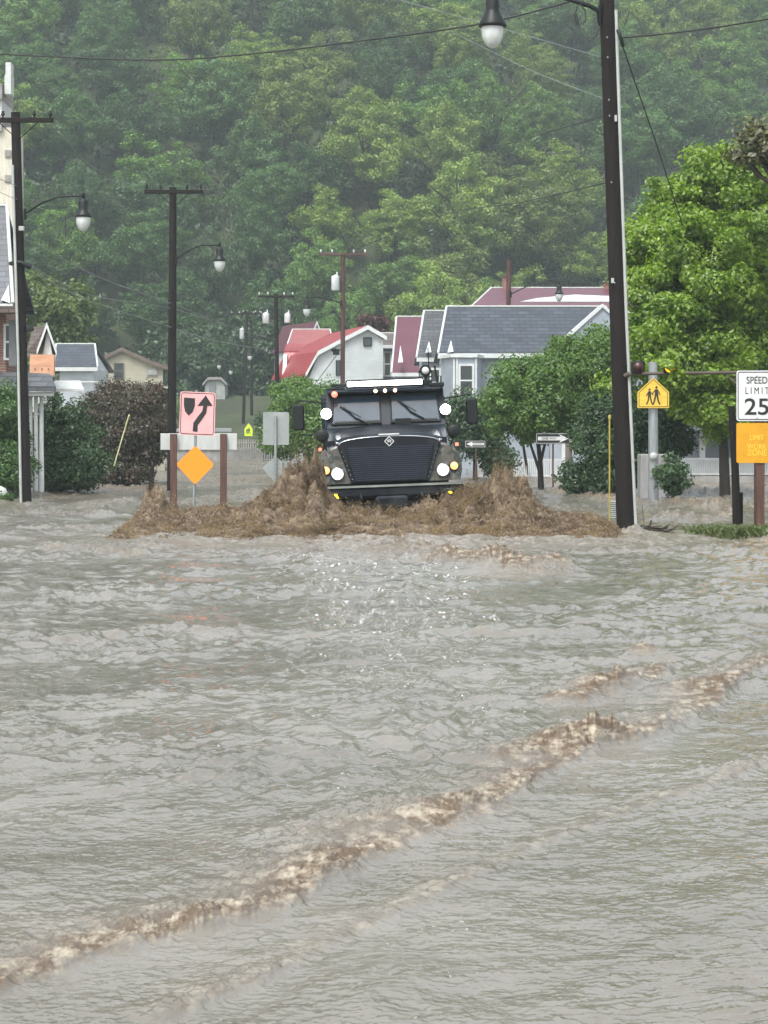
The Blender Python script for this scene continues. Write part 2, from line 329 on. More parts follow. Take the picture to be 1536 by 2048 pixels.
ROUGH = .06+.17*np.clip((YY-32)/80, 0, 1)
rough_far = np.clip((YY-46)/18, 0, 1)*np.clip(.6+pn(XX*.25, YY*.06, 71), 0, 1); tf = .6*ridg(XX*1.3, YY*.22, 72)+.5*ridg(XX*3.3, YY*.55, 73)+.3*ridg(XX*8, YY*1.3, 74)
H += .16*rough_far*tf
FO = np.maximum(FO, np.clip(.9*rough_far*tf, 0, .75))
q = ((XX-.0)/5.6)**2+((YY-37.6)/5.5)**2; FO = np.maximum(FO, .62*np.exp(-q*q))      # churned brown water round the truck
me = mesh_np('flood_water', np.stack([XX, YY, H], -1).reshape(-1, 3), gridf(*XX.shape), None or m_ground, True); me.materials.clear()
at = me.attributes.new('foam', 'FLOAT', 'POINT'); at.data.foreach_set('value', np.clip(FO, 0, 1).astype(np.float32).ravel())
at = me.attributes.new('chop', 'FLOAT', 'POINT'); at.data.foreach_set('value', ROUGH.astype(np.float32).ravel())
m_water, n, b = _new('muddy_water')
ac = n.nodes.new('ShaderNodeAttribute'); ac.attribute_name = 'chop'
an = n.nodes.new('ShaderNodeAttribute'); an.attribute_name = 'foam'
base = _mixcol(n, _ramp(n, _noise(n, .5, 5), .3, .7), (.132, .120, .098), (.212, .197, .168))
fo_t = _ramp(n, _noise(n, 11, 6, rough=.7, stretch=(1, .5, 3)), .46, .64)
foamc = _mixcol(n, fo_t, (.10, .070, .043), (.37, .325, .25)); c = _mixcol(n, an.outputs['Fac'], base, foamc); n.links.new(c, b.inputs['Base Color'])
b.inputs['IOR'].default_value = 1.5
rg = n.nodes.new('ShaderNodeMapRange'); n.links.new(an.outputs['Fac'], rg.inputs[0]); n.links.new(ac.outputs['Fac'], rg.inputs[3]); rg.inputs[4].default_value = .5; n.links.new(rg.outputs[0], b.inputs['Roughness'])
b1 = n.nodes.new('ShaderNodeBump'); b1.inputs['Strength'].default_value = .55; b1.inputs['Distance'].default_value = .012; n.links.new(_noise(n, 14, 4, stretch=(1, .9, 1)), b1.inputs['Height'])
b2 = n.nodes.new('ShaderNodeBump'); b2.inputs['Strength'].default_value = .6; b2.inputs['Distance'].default_value = .09; n.links.new(_noise(n, 2.6, 5, stretch=(1, .6, 1)), b2.inputs['Height'])
n.links.new(b1.outputs[0], b2.inputs['Normal']); n.links.new(b2.outputs[0], b.inputs['Normal'])
me.materials.append(m_water); wo = link('flood_water', me); tag(wo, kind='structure')
del XX, YY, H, FO, wx, wy, u1, v1, u2, v2, patch, turb

# ------------------------------------------------------------------ foliage
def leaves(cent, rad, nleaf, size, seed=1, droop=.25, flat=.75):
    rs = np.random.RandomState(seed); n = len(cent)*nleaf
    c = np.repeat(np.asarray(cent, float), nleaf, 0); r = np.repeat(np.asarray(rad, float), nleaf)
    off = rs.normal(size=(n, 3)); off /= np.linalg.norm(off, axis=1)[:, None]+1e-9; off *= (rs.rand(n)**.45)[:, None]*r[:, None]; off[:, 2] *= flat
    p = c+off
    nn = off/(r[:, None]+1e-9)+rs.normal(size=(n, 3))*.5+np.array([0, -.1, .5]); nn /= np.linalg.norm(nn, axis=1)[:, None]
    t = np.cross(nn, rs.normal(size=(n, 3))); t[:, 2] -= droop; t -= nn*(t*nn).sum(1)[:, None]; t /= np.linalg.norm(t, axis=1)[:, None]+1e-9
    s = np.cross(nn, t); L = size*(.6+.8*rs.rand(n))[:, None]
    v = np.stack([p-t*L*.5, p+s*L*.30-nn*L*.06, p+t*L*.5, p-s*L*.30-nn*L*.06], 1).reshape(-1, 3)
    return v, np.arange(n*4).reshape(-1, 4)
def shell(cx, cy, cz, rx, ry, rz, n, seed, lo=.45, bumpy=.3):
    rs = np.random.RandomState(seed); d = rs.normal(size=(n, 3)); d /= np.linalg.norm(d, axis=1)[:, None]
    k = (lo+(1-lo)*rs.rand(n)**.6)*(1+bumpy*vn3(d*2.2+seed*3.1)*1.6)
    return np.array([cx, cy, cz])+d*k[:, None]*np.array([rx, ry, rz])
m_hill = M_leaf('hill_foliage', (.048, .115, .022), (.105, .215, .042), .35, .28, True)
PROT = []
def tree_proto(k):
    rs = np.random.RandomState(100+k); h = 9.5+rs.rand()*3; rx = 3.9+rs.rand()*1.0; cs = [];
    lobes = [(0, 0, h*.66, rx*.8, rx*.8, h*.33)]+[(math.cos(a)*rx*.55, math.sin(a)*rx*.55, h*(.42+.3*rs.rand()), rx*.55, rx*.55, h*.19) for a in rs.rand(6)*6.28]
    for i, L in enumerate(lobes): cs.append(shell(*L, 46 if i == 0 else 15, k*11+i, .5, .3))
    cs = np.concatenate(cs); v, f = leaves(cs, .55+.6*rs.rand(len(cs)), 165, .245, k, .5, .65)
    crown = mesh_np('crown', v, f, m_hill); mb = MB(); mb.tube([(0, 0, -1.5), (.1, 0, h*.3), (0, .2, h*.85)], [.28, .22, .05], 6)
    for j in range(7):
        a = rs.rand()*6.28; z0 = h*(.25+.4*rs.rand()); mb.tube([(0, 0, z0), (math.cos(a)*rx*.5, math.sin(a)*rx*.5, z0+h*.12), (math.cos(a)*rx*.85, math.sin(a)*rx*.85, z0+h*.22)], [.12, .07, .03], 5)
    t = bpy.data.meshes.new('trunk'); t.from_pydata(mb.v, [], mb.f); t.materials.append(m_trunk); return crown, t
for k in range(6): PROT.append(tree_proto(k))
kinds = [('deep green', (.85, .90, .85)), ('bright green', (1.35, 1.25, .75)), ('olive tinged', (1.65, 1.10, .85)), ('yellow green', (2.2, 1.55, .90)), ('dark green', (.62, .68, .72))]
rng = random.Random(5); placed = []; cand = 0
while cand < 6000 and len(placed) < 298:
    cand += 1; y = 240+rng.random()**1.15*165; x = (rng.random()*2-1)*(.16*y*1.34+2)
    y0 = 236+.10*x
    if y < y0-4: continue
    sp = 5.6+.010*(y-240)*3
    if all((x-a)**2+((y-b)*.9)**2 > sp*sp for a, b, _ in placed): placed.append((x, y, cand))
for x, y, sd in placed:
    pxx = 768+x*K/y; band = 'lower' if y < 290 else 'middle' if y < 340 else 'upper'; side = 'left' if x < 0 else 'right'
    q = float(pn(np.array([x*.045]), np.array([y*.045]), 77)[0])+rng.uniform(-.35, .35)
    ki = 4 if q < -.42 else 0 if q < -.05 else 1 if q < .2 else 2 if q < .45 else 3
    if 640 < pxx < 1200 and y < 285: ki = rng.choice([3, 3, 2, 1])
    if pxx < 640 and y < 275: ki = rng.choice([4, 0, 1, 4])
    nm, colr = kinds[ki]; s = rng.uniform(.78, 1.2)*(1.0+.0012*(y-240))
    z = float(terr(x, y)); t = thing('hillside_tree', f'{nm} broadleaf tree in the forest on the {band} {side} part of the hill', 'tree', (x, y, z-.3), f'{nm} trees on the {band} {side} hillside')
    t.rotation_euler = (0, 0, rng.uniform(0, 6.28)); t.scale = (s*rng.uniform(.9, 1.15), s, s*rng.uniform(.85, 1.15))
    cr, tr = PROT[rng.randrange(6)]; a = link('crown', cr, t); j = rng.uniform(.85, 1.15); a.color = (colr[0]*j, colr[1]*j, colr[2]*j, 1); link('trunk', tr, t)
# scrubby undergrowth mass on the hill behind and between the crowns
rs = np.random.RandomState(3); n_ = 9500; yy = 238+rs.rand(n_)*260; xx = (rs.rand(n_)*2-1)*(.16*yy*1.45+2); keep = yy > 236+.1*xx; xx, yy = xx[keep], yy[keep]
cs = np.stack([xx, yy, terr(xx, yy)+.4+rs.rand(len(xx))*1.2], 1); v, f = leaves(cs, 1.0+1.0*rs.rand(len(cs)), 26, .62, 9, .5, .8)
o = link('undergrowth', mesh_np('undergrowth', v, f, M_leaf('undergrowth_leaves', (.02, .05, .018), (.04, .09, .025), .3))); tag(o, kind='stuff')

def tree(name, label, cat, base, lobes, mat, size, nleaf=70, crad=.35, seed=1, trunk=None, tr=.12, group=None, barkm=None, lo=.35, part='crown'):
    """lobes: (px, py, d, rx px, rz px, depth m, clumps)"""
    t = thing(name, label, cat, base, group); cs = []
    for i, (px, py, d, rx, rz, dm, nc) in enumerate(lobes):
        p = P(px, py, d); cs.append(shell(p.x, p.y, p.z, rx*d/K, dm, rz*d/K, nc, seed*13+i, lo, .3))
    cs = np.concatenate(cs); rs = np.random.RandomState(seed); v, f = leaves(cs, crad*(.55+.8*rs.rand(len(cs))), nleaf, size, seed)
    v = v-np.array(base); link(part, mesh_np(part, v, f, mat), t)
    if trunk:
        mb = MB()
        for j, path in enumerate(trunk): mb.tube([P(*q) for q in path], [tr*(1-.6*k/(len(path)-1))*(1 if j == 0 else .5) for k in range(len(path))], 7)
        pick = rs.permutation(len(cs))[:26]; top = P(*trunk[0][-1])
        for k in pick:
            e = Vector(cs[k]); mb.tube([top, (top+e)/2+Vector((0, 0, -.1)), e], [tr*.35, tr*.2, tr*.08], 5)
        mb.build('trunk', barkm or m_trunk, t)
    return t
l_maple = M_leaf('maple_leaf', (.12, .22, .012), (.27, .40, .03), .9, .5)
l_green = M_leaf('mid_green_leaf', (.055, .125, .018), (.12, .22, .032), 1.0, .35)
l_dark = M_leaf('dark_shrub_leaf', (.020, .052, .015), (.042, .095, .025), 1.2, .25)
l_hedge = M_leaf('hedge_leaf', (.035, .09, .015), (.07, .15, .03), 1.2, .3)
l_red = M_leaf('bronze_leaf', (.026, .040, .018), (.085, .045, .028), 1.0, .3)
l_bright = M_leaf('yellow_green_leaf', (.07, .12, .02), (.13, .18, .035), .7, .35)
tree('maple_tree', 'large bright green maple overhanging the speed limit sign at the right', 'tree', G(1450, 1003),
     [(1378, 392, 64, 16, 42, .5, 9), (1452, 322, 64, 15, 36, .5, 8), (1425, 360, 64, 18, 40, .5, 9), (1500, 345, 64, 16, 40, .5, 9), (1298, 478, 63, 18, 36, .5, 8), (1262, 560, 63, 20, 30, .5, 8), (1350, 370, 64, 9, 30, .3, 5), (1420, 560, 64, 170, 150, 2.6, 262), (1330, 610, 63, 80, 130, 1.9, 112), (1480, 430, 65, 90, 110, 1.9, 112), (1560, 600, 64, 130, 230, 2.6, 162), (1390, 730, 63, 140, 75, 2.2, 150), (1345, 420, 64, 50, 60, 1.2, 32),
      (1270, 500, 64, 45, 60, 1.2, 32), (1530, 800, 64, 80, 80, 1.8, 62), (1420, 820, 63, 80, 50, 1.6, 50), (1415, 340, 64, 40, 40, 0.96, 20), (1300, 700, 62.5, 60, 60, 1.4, 37)], l_maple, .125, 165, .40, 3,
     [[(1450, 1008, 63), (1447, 900, 63), (1440, 780, 63.5), (1450, 600, 64)], [(1447, 850, 63), (1400, 740, 63)], [(1445, 800, 63.5), (1500, 680, 64)]], .16)
tree('maple_tree', 'tall sparse tree with bronze tinged top twigs reaching in at the right edge', 'tree', P(1640, 1000, 62),
     [(1550, 285, 60, 40, 40, .8, 18), (1503, 268, 60, 20, 20, .4, 7), (1620, 420, 60, 50, 100, 1.2, 26), (1490, 312, 60, 22, 10, .3, 5)], M_leaf('bronze_green_leaf', (.07, .09, .025), (.13, .11, .04), 1.2), .16, 90, .42, 8,
     [[(1640, 1000, 62), (1620, 600, 62), (1560, 380, 60)], [(1600, 420, 60), (1550, 330, 60), (1495, 285, 60)]], .2)
tree('garden_tree', 'mid green multi stemmed tree behind the one way sign', 'tree', G(1085, 990),
     [(1075, 770, 74, 84, 54, 2.2, 80), (1140, 722, 75, 54, 42, 1.8, 36), (1008, 795, 73, 36, 36, 1.2, 20), (1030, 745, 74, 34, 26, 1, 12), (1190, 755, 74, 56, 76, 1.8, 80), (1150, 820, 74, 80, 50, 1.6, 60), (1050, 840, 73, 60, 40, 1.4, 40), (1212, 690, 74, 34, 36, 1, 20)], l_green, .11, 230, .48, 5,
     [[(1082, 985, 74), (1080, 920, 74), (1070, 830, 74)], [(1080, 930, 74), (1110, 800, 74)], [(1078, 940, 74), (1048, 850, 74)]], .11)
tree('garden_tree', 'thin leaning sapling left of the multi stemmed tree by the porch', 'tree', G(1058, 958), [(1050, 800, 76, 36, 34, 1, 20)], l_green, .15, 70, .4, 6, [[(1057, 958, 100), (1045, 880, 90), (1030, 800, 76)]], .07)
tree('shrub_thicket', 'dense dark green thicket behind the black utility pole at the right', 'bush', P(1200, 990, 66),
     [(1205, 880, 66, 58, 84, 1.6, 70), (1270, 830, 67, 60, 60, 1.5, 45), (1240, 940, 65, 52, 45, 1.2, 36), (1330, 860, 66, 50, 50, 1.2, 45), (1160, 955, 67, 26, 34, 1, 14)], l_dark, .11, 200, .45, 11, [[(1200, 1000, 66), (1200, 850, 66)]], .08)
tree('shrub', 'small dark leafy shrub beside the grey roadside cabinet', 'bush', G(1350, 1000), [(1348, 950, 58, 24, 36, .7, 30)], l_dark, .1, 90, .28, 12, [[(1350, 1000, 60), (1348, 940, 58)]], .04)
tree('shrub', 'leafy green bush behind the diamond sign back left of the truck', 'bush', P(620, 930, 95),
     [(600, 830, 95, 50, 60, 2, 70), (640, 870, 94, 60, 50, 2, 70), (590, 790, 96, 40, 28, 1.4, 30), (660, 800, 97, 34, 30, 1.2, 20), (560, 880, 96, 30, 36, 1.2, 26)], l_green, .13, 190, .6, 13, [[(620, 935, 95), (615, 830, 95)]], .12)
tree('shrub', 'dark green bushes seen between the truck mirror and its white picket rail', 'bush', P(950, 950, 92),
     [(950, 860, 92, 50, 60, 1.6, 80), (990, 920, 92, 30, 30, 1, 30), (925, 830, 93, 26, 40, 1, 26)], l_dark, .13, 180, .6, 14, [[(950, 960, 92), (950, 850, 92)]], .1)
tree('bronze_tree', 'dome shaped tree with bronze red leaves on the flooded left bank', 'tree', G(208, 970),
     [(240, 818, 84, 85, 44, 2.2, 130), (296, 872, 83, 42, 62, 1.6, 70), (170, 862, 82, 56, 44, 1.6, 60), (255, 880, 82, 70, 70, 2, 90)], l_red, .095, 300, .5, 15, [[(205, 975, 82), (208, 900, 82), (230, 830, 83)], [(208, 920, 82), (260, 840, 83)]], .26)
tree('shrub', 'dark green rounded shrub right of the near left utility pole', 'bush', P(120, 990, 70),
     [(110, 870, 70, 80, 60, 1.6, 100), (150, 930, 69, 60, 50, 1.4, 70), (90, 940, 69, 46, 46, 1.2, 46)], l_dark, .095, 240, .42, 16, [[(120, 995, 70), (115, 880, 70)]], .1)
tree('hedge', 'fresh green hedge at the left edge behind the near left pole', 'hedge', P(0, 985, 64),
     [(0, 850, 65, 42, 70, 1.5, 70), (-60, 880, 65, 60, 90, 1.6, 80), (20, 940, 64, 36, 45, 1.1, 46)], l_hedge, .085, 220, .40, 17, [[(0, 990, 64), (0, 860, 65)]], .08)
tree('shrub', 'low yellow green ground plant beside the white boulder at the left edge', 'bush', G(8, 1006), [(6, 995, 61, 16, 10, .4, 12)], l_hedge, .07, 70, .14, 18)
tree('shrub', 'low brown green bush below the bronze tree', 'bush', P(255, 972, 80), [(250, 950, 80, 34, 20, .7, 30)], l_red, .1, 90, .3, 19)
tree('yard_tree', 'bright yellow green tree behind the boarded plywood house', 'tree', P(100, 800, 150),
     [(100, 640, 150, 70, 70, 3, 120), (60, 590, 150, 50, 50, 2, 50), (150, 610, 152, 30, 36, 1.5, 24), (80, 700, 150, 80, 40, 3, 50)], l_bright, .32, 120, .9, 20, [[(100, 800, 150), (100, 640, 150)]], .25)
tree('yard_tree', 'small dark red leaved tree beside the white barn gable', 'tree', P(745, 700, 165), [(748, 655, 165, 28, 24, 1, 26)], M_leaf('dark_red_leaf', (.05, .016, .018), (.10, .03, .03)), .28, 80, .6, 21, [[(745, 720, 165), (748, 660, 165)]], .12)
tree('yard_tree', 'dark tree standing over the grass slope behind the small shed', 'tree', P(400, 800, 236),
     [(380, 730, 232, 90, 60, 4, 110), (520, 720, 236, 60, 90, 4, 100), (450, 690, 238, 70, 50, 4, 70), (350, 780, 230, 40, 30, 2, 24)], l_dark, .42, 110, 1.2, 22, [[(430, 830, 234), (430, 700, 236)]], .25)
tree('shrub', 'distant dark green bushes beyond the lime yellow school sign', 'bush', P(540, 900, 196), [(560, 850, 196, 34, 42, 2, 60), (536, 884, 194, 16, 18, 1.2, 20)], l_dark, .3, 110, .9, 33, [[(540, 905, 196), (540, 850, 196)]], .1)
tree('shrub', 'distant olive bushes at the left foot of the grass slope behind the second pole', 'bush', P(325, 860, 205), [(322, 820, 205, 22, 34, 2, 40), (372, 812, 212, 20, 12, 1.2, 18)], l_green, .3, 100, .8, 34)
# flooded verge grass, right bank
def tufts(name, spots, n, h, mat, seed):
    rs = np.random.RandomState(seed); V = []; k = 0
    for (x, y, rx, ry, cnt) in spots:
        a = rs.normal(size=(cnt, 2))*.5; px_, py_ = x+a[:, 0]*rx, y+a[:, 1]*ry
        dr = rs.normal(size=(cnt, 2))*.6; hh = h*(.4+rs.rand(cnt)); z0 = -.03
        p0 = np.stack([px_, py_, np.full(cnt, z0)], 1); p1 = p0+np.stack([dr[:, 0]*hh*.6, dr[:, 1]*hh*.6, hh*.75], 1); p2 = p1+np.stack([dr[:, 0]*hh*.9, dr[:, 1]*hh*.9, -hh*.1*rs.rand(cnt)], 1)
        s = np.stack([np.full(cnt, .012), np.zeros(cnt), np.zeros(cnt)], 1)
        V.append(np.stack([p0-s, p0+s, p1+s, p1-s, p1-s, p1+s, p2+s*.3, p2-s*.3], 1).reshape(-1, 3))
    v = np.concatenate(V); return link(name, mesh_np(name, v, np.arange(len(v)).reshape(-1, 4), mat))
l_grass = M_leaf('verge_grass', (.055, .085, .02), (.11, .14, .04), 2, .3)
rs = np.random.RandomState(12); cc = np.array([[5.0+4.4*rs.rand(), 39.3+1.2*(rs.rand()-.5), .02+.10*rs.rand()] for _ in range(150)]+[[6.8+2.6*rs.rand(), 32.3+.5*(rs.rand()-.5), .02] for _ in range(26)])
v, f = leaves(cc, .07+.12*rs.rand(len(cc)), 40, .055, 5); o = link('verge_weeds', mesh_np('verge_weeds', v, f, M_leaf('weed_leaf', (.05, .09, .02), (.13, .16, .05), 3, .3))); tag(o, kind='stuff')
o = tufts('verge_grass', [(5.4+i*.33, 39.0+.3*math.sin(i*2.1), .30, .9, 900) for i in range(12)]+[(7.0+.4*i, 32.3, .35, .5, 330) for i in range(7)], 1, .22, l_grass, 4); tag(o, kind='stuff')

# ------------------------------------------------------------------ splash thrown up by the truck
OUT = [(235, 1075), (262, 1050), (280, 1020), (295, 988), (312, 980), (332, 1005), (360, 1018), (420, 1014), (480, 1012), (530, 990), (552, 962), (580, 937), (612, 928), (634, 928), (646, 950), (656, 990), (675, 1008), (700, 1014), (740, 1020),
       (800, 1018), (838, 1006), (860, 998), (905, 994), (935, 972), (965, 972), (990, 950), (1010, 938), (1035, 950), (1060, 975), (1080, 1005), (1100, 1022), (1160, 1026), (1210, 1038), (1240, 1062), (1275, 1082)]
ox = np.array([(p[0]-768)*41.5/K for p in OUT]); oz = np.array([ZC-(p[1]-HZ)*41.5/K for p in OUT])
def crest(x): return np.interp(x, ox, np.maximum(oz-.02, 0), 0, 0)*(1+.12*pn(x*3.1, x*.7, 91)+.14*pn(x*8.3, x*2.1, 92)+.10*pn(x*19., x*3.1, 93))
def footy(x): return 36.9+.35*np.abs(np.clip(x+.3, -5, 5))**1.2*.25+.8*pn(x*1.3, x*.2, 94)+.4*pn(x*4.3, x*.9, 95)
def env_h(x, y):
    f0 = footy(x); t = np.clip((y-f0)/(41.6-f0), 0, 1); bk = np.clip(1-(y-41.6)/1.6, 0, 1); h = crest(x)
    low = np.minimum(h, .30)*np.clip(t*1.15, 0, 1)**.7; return (low+(h-np.minimum(h, .30))*t**3.2)*bk**.5
gx = np.linspace(-5.2, 4.9, 460); gy = np.linspace(36.4, 43.3, 230); X, Y = np.meshgrid(gx, gy)
tb = .5*ridg(X*1.8, Y*1.0, 81)+.40*ridg(X*4.5, Y*2.4, 82)+.32*ridg(X*10, Y*6, 83)+.2*ridg(X*22, Y*12, 84)
Z = env_h(X, Y)*(.66+.42*tb)-.06+.05*tb*np.clip(env_h(X, Y)*5, 0, 1)
Xd = X+.07*pn(X*5, Y*5, 85); Yd = Y+.16*pn(X*3, Y*4, 86)-.10*tb*np.clip(env_h(X, Y), 0, 1)
m_spl, n, b = _new('churned_brown_water')
c = _mixcol(n, _ramp(n, _noise(n, 5, 7, rough=.75), .42, .66), (.085, .052, .028), (.33, .25, .165)); n.links.new(c, b.inputs['Base Color'])
b.inputs['Roughness'].default_value = .4; _bump(n, b, _noise(n, 22, 6, rough=.8), .9, .05)
spl = thing('splash', 'brown wave and spray thrown up ahead of the truck', 'splash', (0, 39, 0)); spl['kind'] = 'stuff'
v = np.stack([Xd, Yd, Z], -1).reshape(-1, 3)-np.array([0, 39, 0]); link('bow_wave', mesh_np('bow_wave', v, gridf(*X.shape), m_spl, True), spl)
def spray(N, seed, zlo, zhi, size):
    rs = np.random.RandomState(seed); x = rs.uniform(-5.0, 4.8, N*3); y = rs.uniform(36.8, 42.9, N*3); h = env_h(x, y); wgt = (h > .03)*(.20+h)*np.clip(h/.22, .12, 1)
    cl = vn3(np.stack([x*2.2, y*2.2, h*2], 1))+.6*vn3(np.stack([x*6, y*6, h*6], 1)); wgt = wgt*np.clip(.55+cl, .05, 1.5); k = rs.rand(N*3)*1.2 < wgt; x, y, h = x[k][:N], y[k][:N], h[k][:N]; n = len(x)
    z = h*(zlo+(zhi-zlo)*rs.rand(n)**1.3)+.03*rs.rand(n); z = np.where(rs.rand(n) < .05, z+.18*rs.rand(n)*np.clip(h, .1, 1), z)
    z = np.where(rs.rand(n) < .012, z+.45*rs.rand(n)**2*np.clip(h*1.5, .15, 1), z); p = np.stack([x, y, z], 1)
    # ballistic direction: away from the truck's nose, steeper where the sheet is tall, bent by noise
    d = np.stack([np.sign(x-.15)*(.5+.2*np.abs(x)), -.5+0*x, .25+1.3*h], 1); nz = np.stack([vn3(p*1.7+9), vn3(p*1.7+31), vn3(p*1.7+57)], 1)
    d = d/np.linalg.norm(d, axis=1)[:, None]+1.3*nz+.8*rs.normal(size=(n, 3)); d /= np.linalg.norm(d, axis=1)[:, None]
    s = np.cross(d, rs.normal(size=(n, 3))); s /= np.linalg.norm(s, axis=1)[:, None]; L = size*(.4+1.2*rs.rand(n)**2)[:, None]; W_ = L*(.18+.35*rs.rand(n)[:, None]); m2 = np.cross(d, s)
    v = np.stack([p-d*L*.5, p+s*W_*.5, p+d*L*.5+m2*L*.1, p-s*W_*.5, p+m2*W_*.55], 1); f = np.array([[0, 1, 4], [1, 2, 4], [2, 3, 4], [3, 0, 4]])
    return v.reshape(-1, 3), (f[None]+np.arange(n)[:, None, None]*5).reshape(-1, 3)
m_drop = M_leaf('muddy_spray', (.055, .031, .015), (.37, .265, .155), 1.7, .35, False, .55)
for q_ in m_drop.node_tree.nodes:
    if q_.type == 'MIX_SHADER' and q_.inputs[0].default_value < .1: q_.inputs[0].default_value = .06
    if q_.type == 'BSDF_GLOSSY': q_.inputs['Roughness'].default_value = .4
v, f = spray(260000, 5, .66, 1.10, .040); link('spray', mesh_np('spray', v-np.array([0, 39, 0]), f, m_drop), spl)
v, f = spray(120000, 6, .80, 1.42, .020); link('droplets', mesh_np('droplets', v-np.array([0, 39, 0]), f, m_drop), spl)

# ------------------------------------------------------------------ rescue truck
truck = thing('rescue_truck', 'dark armoured rescue truck with blazing roof light bar driving through the flood', 'truck', (.156, 44, 0), local=True)
truck.rotation_euler = (0, R(-2.2), R(1.5))
m_navy = M('navy_black_paint', (.008, .011, .018), .34, .1, var=.3, vs=1.5, bump=.05, dirt=(.028, .032, .034))
m_camo, n, b = _new('mottled_olive_paint'); c = _mixcol(n, _ramp(n, _noise(n, 4, 3), .47, .53), (.03, .037, .032), (.085, .078, .062)); c = _mixcol(n, _ramp(n, _noise(n, 9, 3), .55, .6), c, (.12, .135, .13)); n.links.new(c, b.inputs['Base Color']); b.inputs['Roughness'].default_value = .4
m_cabp = M('blue_black_paint', (.012, .018, .026), .40, .05, var=.25, vs=2, bump=.05)
m_shield, n, b = _new('windscreen_glass'); b.inputs['Base Color'].default_value = (.045, .065, .085, 1); b.inputs['Roughness'].default_value = .12; b.inputs['Coat Weight'].default_value = .2
c = _mixcol(n, _ramp(n, _noise(n, 3, 5), .3, .7), (.028, .046, .068), (.05, .075, .10)); n.links.new(c, b.inputs['Base Color'])
m_chrome = M('wet_bright_metal', (.55, .6, .64), .2, .9, bump=.05); m_tyre = M('tyre_rubber', (.02, .02, .02), .7)
g_bar = glow('light_bar_led', (.93, .95, 1), 7); g_spot = glow('spot_lamp', (.93, .96, 1), 14); g_head = glow('headlamp', (1, .97, .90), 1.1); g_amb = glow('amber_lamp', (1, .42, .12), 1.3); g_mark = glow('marker_lamp', (1, .62, .35), 3)
g_red = glow('red_lamp', (1, .18, .12), 1.0); g_fog = glow('yellow_lamp', (1, .72, .02), 1.6)
for q_ in (m_navy, m_cabp, m_black, m_camo): q_.node_tree.nodes['Principled BSDF'].inputs['Specular IOR Level'].default_value = .28
# cab shell: side profile swept across
mb = MB(); prof = [(1.15, .45), (1.15, 1.62), (1.52, 1.86), (1.80, 2.50), (1.95, 2.60), (2.3, 2.64), (4.6, 2.64), (4.7, .45)]
mb.prism([(-1.12, y, z) for y, z in prof], (2.24, 0, 0)); cab = mb.build('cab', m_cabp, truck)
sl = lambda z: 1.52+(z-1.86)*.28/.64       # windscreen plane
def wpoly(pts, off, th=.02): return [(x, sl(z)-off, z) for x, z in pts]
for s in (-1, 1):
    q = [(s*.10, 1.93), (s*1.03, 1.93), (s*.98, 2.46), (s*.10, 2.46)]
    MB().prism(wpoly(q, .02), (0, .03, 0)).build('windscreen', m_shield, cab)
    fr = MB()
    for a, b_ in zip(q, q[1:]+q[:1]): fr.tube([(a[0], sl(a[1])-.025, a[1]), (b_[0], sl(b_[1])-.025, b_[1])], .018, 6)
    fr.build('windscreen_frame', m_black, cab)
MB().prism(wpoly([(-.085, 1.9), (.085, 1.9), (.085, 2.5), (-.085, 2.5)], .035), (0, .04, 0)).build('centre_pillar', m_cabp, cab)
MB().prism(wpoly([(-.98, 1.955), (.98, 1.955), (.98, 1.985), (-.98, 1.985)], .032), (0, .01, 0)).build('dashboard_line', m_black, cab)
MB().box((.17, 1.50, 1.89), (.47, 1.54, 2.0)).build('vent_panel', m_black, cab)
for x0, z0, x1, z1 in ((-.30, 1.90, -.80, 2.25), (.72, 1.98, .30, 2.32)):
    MB().tube([(x0, sl(z0)-.06, z0), ((x0+x1)/2-.03, sl((z0+z1)/2)-.07, (z0+z1)/2-.03), (x1, sl(z1)-.05, z1)], .016, 6).tube([(x0+(x1-x0)*.35, sl(z0)-.07, z0+(z1-z0)*.42), (x1-.06, sl(z1)-.04, z1+.02)], .012, 5).build('wiper', m_black, cab)
MB().box((-1.08, 1.52, 2.50), (1.08, 1.95, 2.575), .03).build('visor', m_cabp, cab)
for x in (-.18, 0, .19): MB().lathe((x, 1.52, 2.535), [(.035, 0), (.03, .02), (.01, .03)], 10, 'y').build('marker_lamp', g_mark, cab)
MB().lathe((-.96, 1.52, 2.50), [(.06, 0), (.05, .03), (.015, .05)], 12, 'y').build('red_lamp', g_red, cab)
for s in (-1, 1):
    MB().box((s*1.135-.02, 2.0, 1.85), (s*1.135+.02, 3.0, 2.4), .015).build('side_window', m_shield, cab)
    d = MB().box((s*1.13-.03, 1.9, .6), (s*1.13+.03, 3.2, 1.8), .02).build('door', m_cabp, cab); MB().box((s*1.17-.02, 2.95, 1.4), (s*1.17+.02, 3.1, 1.45), .01).build('handle', m_black, cab)
# rear body
body = MB().box((-1.22, 4.75, .35), (1.22, 8.2, 2.58), .06).build('rear_body', m_cabp, truck)
MB().tube([(-.95, 4.9, 2.75), (-.95, 8.0, 2.75), (.95, 8.0, 2.75), (.95, 4.9, 2.75), (-.95, 4.9, 2.75)], .025, 6).build('roof_rail', m_black, truck)
# light bar
lb = MB().box((-.74, 1.50, 2.60), (.74, 1.62, 2.76), .02).build('light_bar', m_black, truck); MB().box((-.71, 1.475, 2.635), (.71, 1.499, 2.725), .008).build('lens', g_bar, lb)
